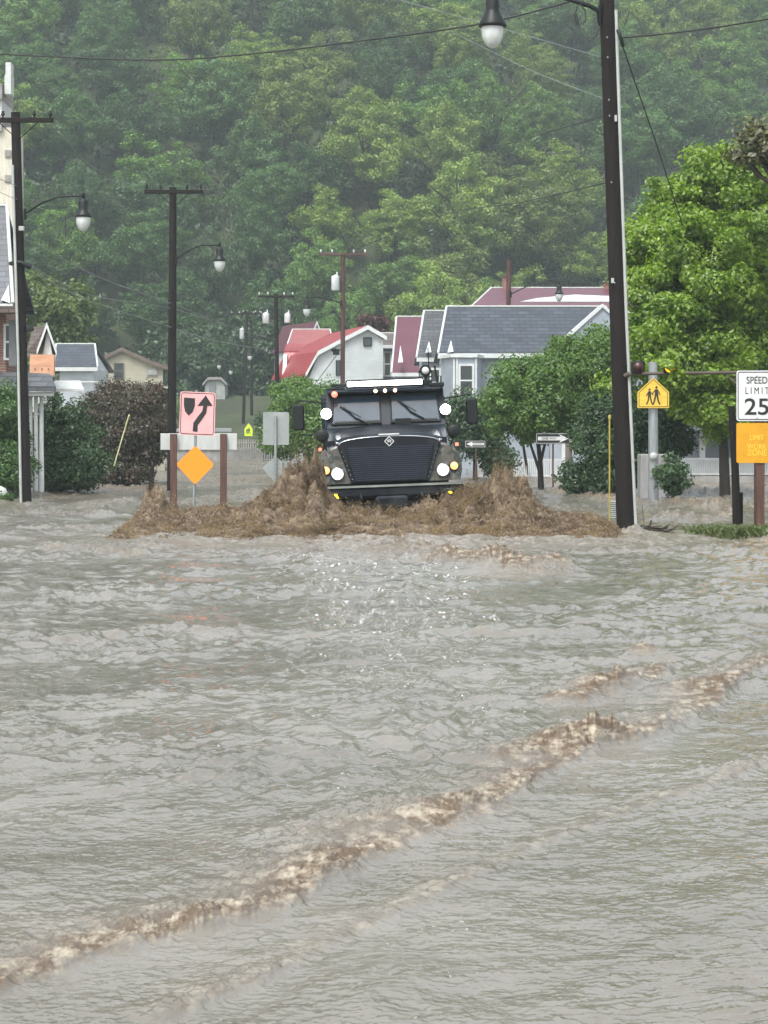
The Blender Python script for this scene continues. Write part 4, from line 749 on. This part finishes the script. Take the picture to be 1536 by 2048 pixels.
# one way signs
def oneway(label, px0, px1, py0, py1, d, right, polepx, polebase):
    t = thing('one_way_sign', label, 'road sign', P(polepx, polebase, d)); MB().tube([P(polepx, polebase+12, d+.05), P(polepx, py0, d+.05)], .028, 8).build('post', m_post, t)
    x0, z1 = pxr(px0, py0, d); x1, z0 = pxr(px1, py1, d); h = z1-z0; zc = (z0+z1)/2
    panel(t, 'sign_panel', rrect(x0, z0, x1, z1, .02), d, m_signk); outline(t, rrect(x0+.015, z0+.015, x1-.015, z1-.015, .015), d-.003, .012, m_signw)
    f = 1 if right else -1; a = x0+.06 if right else x1-.06; b_ = x1-.05 if right else x0+.05; e = b_-f*h*.75; g_ = h*.17
    MB().xz([(a, zc-g_), (e, zc-g_), (e-f*.04, zc-h*.38), (b_, zc), (e-f*.04, zc+h*.38), (e, zc+g_), (a, zc+g_)], d-.005, d-.001).build('arrow', m_signw, t)
    text('ONE WAY', (a+e)/2, d-.007, zc-g_*.62, g_*1.3, m_signk, t, 'lettering', .004, .95)
oneway('one way sign with its arrow pointing right below the garden tree', 1072, 1141, 866, 888, 72, True, 1106, 975)
oneway('small one way sign with its arrow pointing left beside the truck mirror', 930, 971, 881, 895, 88, False, 952, 960)
t = thing('school_sign', 'small lime yellow pentagon sign on the distant leaning utility pole', 'road sign', P(503, 915, 205))
MB().tube([P(503, 920, 205), P(501, 850, 205)], .04, 6).build('post', m_galv, t)
panel(t, 'sign_panel', [pxr(a, b_, 204) for a, b_ in ((489, 872), (505, 872), (505, 858), (497, 846), (489, 858))], 204, m_lime)
person_fig(498, 862, .34, False, t, 203.97); person_fig(494, 863, .28, True, t, 203.97); MB().box(P(500, 888, 204), P(506, 878, 203.9)).build('lower_plate', m_signw, t)
# marker rods and posts
def single(name, label, cat, mb, mat, loc): return tag(mb.build(name, mat, None, loc), label, cat)
m_rod = M('yellow_rod', (.42, .34, .06), .5, bump=0); m_rodl = M('pale_yellow_rod', (.55, .56, .28), .5, bump=0)
single('marker_rod', 'upright thin yellow rod just left of the near black pole', 'marker', MB().tube([P(1219, 1045, 44), P(1219, 836, 44)], .016, 7).lathe(P(1219, 836, 44), [(.02, -.03), (.026, 0), (.02, .05), (.005, .06)], 8), m_rod, P(1219, 1040, 44))
single('marker_rod', 'thin pale yellow pole leaning against the bronze tree', 'marker', MB().tube([P(228, 932, 78), P(258, 830, 78)], .022, 7).lathe(P(258, 830, 78), [(.025, -.05), (.03, 0), (.01, .02)], 8), m_rodl, P(228, 932, 78))
single('stump_post', 'dark split wooden stump post standing in the water by the bronze tree', 'post', MB().tube([P(302, 985, 74), P(303, 950, 74), P(305, 932, 74)], [.10, .085, .05], 9).tube([P(299, 960, 74), P(296, 948, 74)], .05, 7), m_pole, P(302, 985, 74))
single('timber_post', 'stout dark leaning timber post left of the speed limit sign', 'post', MB().tube([P(1474, 1068, 41), P(1470, 930, 41), P(1463, 812, 41)], [.075, .07, .062], 10).box(P(1478, 1066, 41.2), P(1486, 985, 41.1)), m_pole, P(1474, 1068, 41))
single('timber_post', 'weathered grey timber post under the right end of the one way sign', 'post', MB().tube([P(1139, 1000, 71), P(1137, 886, 71)], [.12, .10], 10), M('grey_weathered_wood', (.16, .14, .12), .8, stretch=(8, 8, .7)), P(1139, 995, 71))
single('timber_post', 'short brown timber post half sunk left of the weathered post', 'post', MB().box(P(1129, 1000, 71.1), P(1134, 962, 71), .004), m_post, P(1132, 995, 71))
# drift branch beside the pole foot
mb = MB(); rs = random.Random(4)
for i in range(26):
    a = P(1285, 1066, 40.8)+Vector((rs.uniform(-.25, .3), rs.uniform(-.2, .2), 0)); mb.tube([a, a+Vector((rs.uniform(-.25, .25), rs.uniform(-.1, .1), rs.uniform(.02, .14))), a+Vector((rs.uniform(-.35, .35), 0, rs.uniform(.0, .16)))], [.02, .015, .006], 5)
mb.tube([P(1297, 1060, 40.7), P(1303, 1040, 40.7)], [.03, .012], 6); mb.tube([P(1288, 1050, 40.8), P(1284, 1010, 40.8)], .006, 4)
single('drift_branch', 'tangle of dark driftwood caught at the foot of the near pole', 'driftwood', mb, m_trunk, P(1285, 1064, 40.8))
mb = MB(); 
for i in range(9): mb.lathe(P(1230, 1003+i*4, 43.6), [(.07, -.012), (.10, 0), (.07, .012)], 12)
single('coiled_hose', 'pale ribbed drain hose standing by the foot of the near pole', 'hose', mb, m_conduit, P(1230, 1040, 43.6))
v_ = []; rs_ = np.random.RandomState(2); mb = MB(); mb.lathe(P(-4, 988, 61), [(.05, -.25), (.22, -.18), (.26, 0), (.2, .14), (.08, .2)], 10)
single('boulder', 'white painted boulder at the left edge by the water', 'rock', mb, m_white, P(-4, 1000, 61))
# splintered timber snag in front of the sign posts
mb = MB(); mb.tube([P(284, 1015, 42.4), P(300, 1008, 42.3), P(318, 985, 42.4)], [.03, .06, .02], 7).tube([P(300, 1030, 42.4), P(308, 1000, 42.3), (P(314, 982, 42.3))], [.07, .06, .02], 7).tube([P(316, 1030, 42.5), P(330, 1012, 42.4)], [.06, .02], 6)
single('snag', 'broken brown branch jutting out at the left end of the splash', 'driftwood', mb, M('wet_snag', (.10, .055, .03), .5, stretch=(4, 4, 1)), P(300, 1020, 42.4))

# ------------------------------------------------------------------ houses
def window(parent, px0, py0, px1, py1, d, mull=1, trim=m_trim, tw=.09, pane=None, y=None):
    a, b_ = P(px0, py1, d), P(px1, py0, d); y = d if y is None else y
    f = MB(); f.box((a.x-tw, y-.05, a.z-tw), (a.x, y+.02, b_.z+tw)); f.box((b_.x, y-.05, a.z-tw), (b_.x+tw, y+.02, b_.z+tw)); f.box((a.x, y-.05, a.z-tw), (b_.x, y+.02, a.z)); f.box((a.x, y-.05, b_.z), (b_.x, y+.02, b_.z+tw))
    if mull: f.box((a.x, y-.04, (a.z+b_.z)/2-.03), (b_.x, y+.01, (a.z+b_.z)/2+.03))
    w_ = f.build('window', trim, parent); MB().box((a.x, y-.025, a.z), (b_.x, y-.01, b_.z)).build('pane', pane or m_glass, w_)
def side_house(name, label, xe0, xe1, xr0, xr1, pye, pyr, pyb, d, half, wall, roof, eave=.25, cat='house'):
    """ridge runs across the view; front slope faces the camera"""
    a, b_ = P(xe0, pye, d), P(xe1, pye, d); base = P((xe0+xe1)/2, pyb, d); ze = a.z; r0, r1 = P(xr0, pyr, d+half), P(xr1, pyr, d+half); zr = r0.z; zb = min(-.6, base.z)
    t = thing(name, label, cat, (base.x, d+half, zb)); th = .12
    x0, x1 = a.x+eave, b_.x-eave
    w_ = MB().box((x0, d+.25, zb), (x1, d+2*half-.25, ze))
    w_.add([(x0, d+.25, ze), (x0, d+2*half-.25, ze), (max(x0, r0.x+.05), d+half, zr-.15)], [(0, 1, 2)]); w_.add([(x1, d+.25, ze), (x1, d+2*half-.25, ze), (min(x1, r1.x-.05), d+half, zr-.15)], [(0, 1, 2)])
    w_.build('wall', wall, t)
    rf = MB()
    for ya, s in ((d-.1, 1), (d+2*half+.1, -1)):
        q = [(a.x, ya, ze-.03), (b_.x, ya, ze-.03), (r1.x, d+half, zr), (r0.x, d+half, zr)]; rf.prism(q, (0, 0, th))
    o = rf.build('roof', roof, t)
    MB().box((a.x, d-.17, ze-.13), (b_.x, d-.105, ze+.06)).build('eave_trim', m_trim, o); MB().tube([(r0.x, d+half, zr+.13), (r1.x, d+half, zr+.13)], .05, 6).build('ridge_cap', m_conduit, o)
    for e_, r_ in ((a, r0), (b_, r1)): MB().tube([(e_.x, d-.1, ze+.08), (r_.x, d+half, zr+.12)], .055, 6).build('rake_trim', m_trim, o)
    return t, o
def gable_house(name, label, prof, pyb, d, length, shift, wall, roof, trim=m_trim, cat='house'):
    """prof: left eave .. apex .. right eave in px; gable faces the camera; body runs back by length and sideways by shift"""
    q = [P(a, b_, d) for a, b_ in prof]; base = P((prof[0][0]+prof[-1][0])/2, pyb, d); zb = min(-.6, base.z); t = thing(name, label, cat, (base.x, d, zb)); off = Vector((shift, length, 0))
    MB().prism([(q[0].x+.2, d+.2, zb)]+[(p.x+(.2 if i == 0 else -.2 if i == len(q)-1 else 0), d+.2, p.z-.06) for i, p in enumerate(q)]+[(q[-1].x-.2, d+.2, zb)], off).build('wall', wall, t)
    rf = MB(); tm = MB()
    for a, b_ in zip(q, q[1:]): rf.prism([a, b_, b_+Vector((0, 0, .12)), a+Vector((0, 0, .12))], off+Vector((0, .3, 0))); tm.prism([a+Vector((0, -.03, -.10)), b_+Vector((0, -.03, -.10)), b_+Vector((0, -.03, .125)), a+Vector((0, -.03, .125))], (0, -.05, 0))
    o = rf.build('roof', roof, t); tm.build('rake_trim', trim, o); return t, o
def rail(parent, px0, px1, py0, py1, d, n_, posts=(), y=None, pw=.08):
    a, b_ = P(px0, py1, d), P(px1, py0, d); y = d if y is None else y
    r_ = MB().box((a.x, y-.03, b_.z-.06), (b_.x, y+.03, b_.z)).box((a.x, y-.03, a.z), (b_.x, y+.03, a.z+.06))
    for i in range(n_): x = a.x+(b_.x-a.x)*(i+.5)/n_; r_.box((x-.022, y-.02, a.z+.06), (x+.022, y+.02, b_.z-.06))
    r_.build('railing', m_trim, parent)
    for p_, top, bot in posts: q = P(p_, bot, d); q2 = P(p_, top, d); MB().box((q.x-pw, y-pw+.2, q.z), (q.x+pw, y+pw+.2, q2.z)).build('porch_post', m_trim, parent)
# slate house right of truck
t, o = side_house('slate_roofed_house', 'pale blue grey house with large slate roof and bay window behind the truck', 876, 1215, 893, 1212, 710, 619, 955, 100, 4.2, m_sidb, m_slate)
p = P(1100, 708, 99.7); q_ = [P(1100, 708, 99.7), P(1205, 615, 99.7), P(1310, 708, 99.7)]
MB().prism([(q_[0].x, 99.7, -.6), q_[0], q_[1], q_[2], (q_[2].x, 99.7, -.6)], (0, 1.8, 0)).build('gable_wing', m_sidb, t)
for a, b_ in ((q_[0], q_[1]), (q_[1], q_[2])): MB().prism([a+Vector((0, -.1, 0)), b_+Vector((0, -.1, 0)), b_+Vector((0, -.1, .16)), a+Vector((0, -.1, .16))], (0, 2.1, 0)).build('wing_rake', m_trim, t)
# bay
a, b_ = P(906, 800, 98.6), P(950, 715, 98.6); bay = MB().prism([(a.x-.45, 100.2, 0-.6), (a.x, 98.6, -.6), (b_.x, 98.6, -.6), (b_.x+.35, 100.2, -.6)], (0, 0, b_.z+.6)).build('bay', m_sidb, t)
MB().prism([(a.x-.6, 100.2, b_.z), (a.x-.1, 98.45, b_.z), (b_.x+.1, 98.45, b_.z), (b_.x+.5, 100.2, b_.z)], (0, 0, .14)).build('bay_cornice', m_trim, bay)
window(bay, 921, 732, 944, 790, 98.6, 1, y=98.57)
for a_ in (908, 914, 952): q = P(a_, 800, 98.5); MB().box((q.x-.04, 98.53, q.z-.0), (q.x+.04, 98.59, P(a_, 716, 98.5).z)).build('corner_board', m_trim, bay)
window(t, 862, 740, 878, 790, 100.24, 1)
for a_ in ((895, 907, 705, 680),): MB().prism([P(a_[0], a_[2], 99.6), P(a_[1], a_[2]-2, 99.6), P((a_[0]+a_[1])/2+1, a_[3], 99.9)], (0, .5, 0)).build('gable_return', m_sid, o)
rail(t, 952, 1134, 918, 953, 96, 46, ((952, 912, 956), (1006, 850, 956), (1128, 850, 956)))
MB().box(P(948, 966, 98.6), P(1136, 955, 96.1)).build('porch_floor', m_conc, t); 
t, o = side_house('slate_roofed_house', 'narrow slate roofed house squeezed between the maroon roof and large slate roof', 833, 905, 848, 893, 718, 627, 930, 112, 4.4, m_sidb, m_slatel)
window(t, 850, 745, 864, 790, 112.2); MB().prism([P(851, 705, 111.6), P(863, 704, 111.6), P(858, 682, 112)], (0, .5, 0)).build('gable_return', m_sid, o)
t, o = side_house('maroon_roofed_house', 'narrow house with steep maroon metal roof left of the slate roofs', 783, 845, 793, 845, 748, 638, 930, 124, 5, m_sidb, m_maroon)
MB().prism([P(796, 725, 123.4), P(806, 724, 123.4), P(801, 690, 124)], (0, .5, 0)).build('gable_return', m_sid, o)
t, o = side_house('hip_roofed_house', 'small grey house with brown hip roof against the white barn', 742, 800, 760, 790, 692, 671, 930, 128, 4, m_sidb, m_brownr)
window(t, 752, 706, 762, 750, 128.2); window(t, 770, 706, 780, 750, 128.2)
t, o = side_house('maroon_roofed_house', 'long maroon roofed building with brick chimneys behind the large slate roof', 936, 1320, 982, 1300, 622, 580, 900, 135, 5, m_sid, m_maroon)
for cx_, cw, ct in ((1010, 6, 554), (1211, 7, 566)): ch = MB().box(P(cx_-cw, 622, 141), P(cx_+cw, ct, 139.6)).box(P(cx_-cw-1, ct+2, 141.1), P(cx_+cw+1, ct-1, 139.5)).build('chimney', m_chim, o)
MB().prism([P(1040, 603, 118), P(1075, 596, 120), P(1150, 589, 122), P(1320, 596, 121), P(1320, 603, 118)], (0, .4, 0)).build('white_roof_patch', m_white, t)
# white barn with gambrel gable
t, o = gable_house('white_barn', 'white clapboard barn with gambrel gable and red roof left of the truck', [(611, 752), (636, 707), (677, 685), (736, 655), (774, 677)], 800, 125, 9, -2.2, m_sid, m_redr)
window(t, 728, 676, 742, 691, 125.15, 0, m_black, .04); window(t, 673, 722, 680, 750, 125.15, 0, m_black, .04)
MB().box(P(612, 780, 124.9), P(745, 776, 124.6)).build('porch_beam', m_white, t)
t = thing('red_mansard_house', 'low house with steep red metal roof and white upright trims beside the barn', 'house', P(600, 800, 132))
a, b_ = P(566, 706, 132), P(652, 692, 134); MB().box((a.x+.1, 132.2, -.6), (b_.x, 138, P(0, 756, 132).z)).build('wall', m_sid, t)
q = [P(563, 757, 131.6), P(652, 757, 131.6), P(648, 705, 132.4), P(568, 705, 132.4)]; rf = MB().prism(q, (0, .2, 0)); rf.prism([P(568, 705, 132.4), P(650, 705, 132.4), P(655, 690, 136), P(572, 692, 136)], (0, 0, .1)); o = rf.build('roof', m_redr, t)
for a_ in (568, 591): MB().prism([P(a_-5, 770, 131.3), P(a_+5, 768, 131.3), P(a_+6, 708, 132), P(a_-1, 708, 132)], (0, .25, 0)).build('upright_trim', m_trim, t)
t, o = gable_house('hillside_house', 'faint house with red roof and white gable on the wooded slope', [(612, 700), (634, 645), (656, 700)], 740, 185, 8, -3, m_sid, m_maroon)
t, o = side_house('hillside_house', 'low faint red roofed house lower on the wooded slope', 575, 668, 585, 660, 690, 662, 740, 176, 4, m_sidb, M_lines('faded_red_roof', (.30, .09, .09), 1.2, 'X'))
# left side houses
t, o = gable_house('cream_house', 'cream clapboard house with brown gable roof and two windows', [(186, 728), (243, 699), (306, 727), (336, 737)], 850, 130, 9, -1.6, m_sidc, m_brownr, M('brown_trim', (.14, .11, .09), .6, bump=0))
window(t, 230, 728, 245, 756, 130.15, 1, M('dark_trim', (.10, .10, .09)), .06); window(t, 296, 738, 313, 749, 130.15, 0, M('grey_trim', (.3, .3, .28)), .05, M('blind_pane', (.38, .40, .36), .4))
MB().box(P(283, 777, 130), P(336, 773, 129.8)).build('porch_beam', m_trim, t)
MB().box(P(284, 800, 130.1), P(334, 777, 130.05)).build('porch_opening_shade', m_black, t); MB().tube([P(328, 800, 130), P(328, 740, 130)], .05, 6).build('downpipe', m_black, t)  # black slab stands in for the shade inside the open porch
t, o = side_house('blue_grey_house', 'pale house with slate blue roof between plywood house and cream house', 108, 196, 112, 190, 737, 693, 830, 120, 3.5, M_lines('pale_blue_siding', (.58, .64, .68), 3), m_slate)
MB().box(P(150, 765, 119.9), P(196, 762, 119.7)).build('porch_beam', m_trim, t)
t, o = gable_house('plywood_fronted_house', 'small gabled house with boarded plywood upper wall and white peak', [(74, 706), (94, 651), (114, 708)], 830, 92, 6, -1.4, m_white, m_brownr)
MB().box(P(62, 750, 91.9), P(108, 709, 91.6)).build('plywood_sheet', m_peach, t); MB().box(P(60, 754, 92), P(110, 750, 91.5)).build('ledge', m_conc, t)
MB().prism([P(52, 706, 92.1), P(76, 706, 92.1), P(94, 653, 92.1), P(66, 653, 93)], (0, .2, 0)).build('side_roof', m_brownr, o)
for a_ in (70, 84, 97): MB().lathe(P(a_, 738, 91.58), [(.03, 0), (.03, .01)], 8, 'y').build('knot_hole', m_post, t)
t = thing('porch', 'white awning and porch roof in front of the blue grey house', 'porch', P(125, 840, 95)); MB().prism([P(100, 783, 94), P(168, 783, 94), P(160, 766, 96), P(110, 766, 96)], (0, 0, .1)).build('awning', m_white, t)
for a_ in (106, 160): MB().box(P(a_-2, 850, 94.2), P(a_+2, 783, 94.05)).build('porch_post', m_trim, t)
t, o = side_house('brick_house', 'tall brick house with steep slate roof and white trim at the left edge', -190, 27, -190, 14, 612, 420, 900, 68, 2.0, m_brick, m_slate)
MB().prism([P(2, 600, 67.8), P(20, 606, 67.8), P(17, 570, 68.2)], (0, .3, 0)).build('gable_return', m_white, t); MB().box(P(-60, 628, 68.2), P(36, 612, 67.4)).build('soffit', m_brownr, t)
window(t, 12, 652, 22, 716, 68.25, 1, m_trim, .06); window(t, -30, 652, -8, 716, 68.25); MB().box(P(20, 732, 68.3), P(34, 640, 68.1)).build('shutter', M('grey_shutter', (.16, .17, .17), .6), t)
pr = MB().prism([P(-60, 783, 66), P(112, 783, 66), P(100, 757, 67.8), P(-60, 752, 67.8)], (0, 0, .14)).build('porch_roof', m_slatel, t); MB().box(P(-60, 792, 66.3), P(106, 784, 66.1)).build('porch_beam', m_white, t)
for a_ in (61, 72, 83): MB().lathe(P(a_, 1000, 66.5), [(.10, 0), (.10, .1), (.075, .15), (.055, P(a_, 796, 66.5).z-P(a_, 1000, 66.5).z), (.08, P(a_, 792, 66.5).z-P(a_, 1000, 66.5).z)], 12).build('porch_column', m_trim, t)
t = thing('church_tower', 'white church tower with stained walls rising at the left edge', 'tower', P(-60, 800, 105)); a, b_ = P(-120, 900, 105), P(26, 420, 105)
MB().box((a.x, 105, -.6), (b_.x, 108, P(0, 255, 105).z)).build('wall', m_stain, t)
for y0_, y1_, e_ in ((262, 250, .10), (198, 188, .12)): MB().box(P(-125, y0_, 104.9-e_), P(27, y1_, 108.1)).build('cornice', m_conc, t)
MB().box(P(-120, 250, 105.02), P(25, 198, 108)).build('belfry', m_white, t); MB().box(P(9, 188, 105.1), P(28, 156, 106)).box(P(11, 156, 105.15), P(27, 130, 105.9)).build('pinnacle', m_white, t)
MB().lathe(P(-12, 188, 105.6), [(.55, 0), (.5, .25), (.3, .42), (.05, .5)], 16).build('dome', m_white, t)
for y_ in (300, 350): MB().box(P(10, y_+14, 104.98), P(22, y_, 104.93)).build('relief_panel', m_conc, t)
# shed, slope features, retaining wall, fences
t, o = gable_house('garden_shed', 'small grey metal shed with double doors on the grass slope', [(405, 770), (416, 757), (442, 757), (454, 770)], 800, 222, 4, 0, M('shed_wall', (.34, .36, .34), .6), m_slatel, m_conc, 'shed')
MB().box(P(418, 797, 222.15), P(431, 764, 222.1)).build('door', M('shed_door', (.18, .2, .2), .6), t)
t = thing('retaining_wall', 'low grey retaining wall across the flooded street end', 'wall', (-14, 187, -.6)); MB().box((-32, 186.6, -.6), (-9.4, 187.1, .95)).build('wall', m_conc, t); MB().box((-32, 186.5, .95), (-9.4, 187.2, 1.15)).build('coping', m_conc, t)
t = thing('picket_fence', 'grey picket fence at the far right end of the retaining wall', 'fence', (-10, 186, -.3))
MB().box((-12.0, 186.05, 1.5), (-8.0, 186.1, 1.6)).box((-12.0, 186.05, .2), (-8.0, 186.1, .3)).build('rail', m_conc, t)
for i in range(22): MB().box((-12+i*.18, 185.98, -.3), (-12+i*.18+.10, 186.04, 1.8)).build('picket', m_conc, t)
t = thing('picket_fence', 'low white picket fence showing under the shrubs on the left bank', 'fence', P(175, 970, 86))
a, b_ = P(150, 972, 86), P(222, 944, 86); MB().box((a.x, 86, b_.z-.15), (b_.x, 86.05, b_.z-.08)).box((a.x, 86, a.z+.05), (b_.x, 86.05, a.z+.12)).build('rail', m_trim, t)
for i in range(12): x = a.x+i*.11; MB().xz([(x, a.z-.3), (x+.05, a.z-.3), (x+.05, b_.z), (x+.025, b_.z+.04), (x, b_.z)], 85.95, 85.99).build('picket', m_trim, t)
t = thing('guard_rail', 'pale roadside guard rail along the top of the grass slope', 'guard rail', (-14, 203, 1.5)); MB().box((-22, 203, 2.45), (-12.9, 203.1, 2.75), .02).build('rail', m_galv, t)
for i in range(5): MB().box((-21+i*1.95, 203.1, 1.0), (-20.9+i*1.95, 203.2, 2.7)).build('post', m_galv, t)
# porch right, behind the maple
t = thing('white_porch_house', 'grey house with white railed porch behind the maple trunk', 'house', P(1400, 960, 90)); a = P(1340, 960, 93)
MB().box((a.x, 93, -.6), (P(1640, 0, 93).x, 100, P(0, 700, 93).z)).build('wall', m_sidb, t); MB().prism([P(1330, 868, 89), P(1640, 868, 89), P(1640, 845, 93), P(1340, 845, 93)], (0, 0, .15)).build('porch_roof', m_slatel, t)
rail(t, 1362, 1445, 916, 950, 90, 24, ((1406, 868, 958),), pw=.10); rail(t, 1446, 1620, 916, 950, 90, 50)
MB().box(P(1350, 968, 93), P(1640, 952, 89.8)).build('porch_floor', m_conc, t); MB().prism([(a.x-.4, 92.6, P(0, 700, 93).z), (a.x-.4, 100.4, P(0, 700, 93).z), (a.x-.4, 96.5, P(0, 620, 96).z)], (14, 0, 0)).build('roof', m_slatel, t)
MB().box(P(1352, 900, 92.98), P(1382, 877, 92.9)).build('window', m_glass, t)

# ------------------------------------------------------------------ rain haze
hz = MB().box((-420, -58, -2.5), (420, 1490, 262)); m_h = bpy.data.materials.new('haze'); m_h.use_nodes = True; n = m_h.node_tree; n.nodes.clear()
out = n.nodes.new('ShaderNodeOutputMaterial'); pv = n.nodes.new('ShaderNodeVolumePrincipled'); pv.inputs['Density'].default_value = .00056; pv.inputs['Color'].default_value = (.80, .93, .93, 1); pv.inputs['Anisotropy'].default_value = .1
n.links.new(pv.outputs[0], out.inputs['Volume']); hb = hz.build('haze', m_h); tag(hb, kind='stuff')
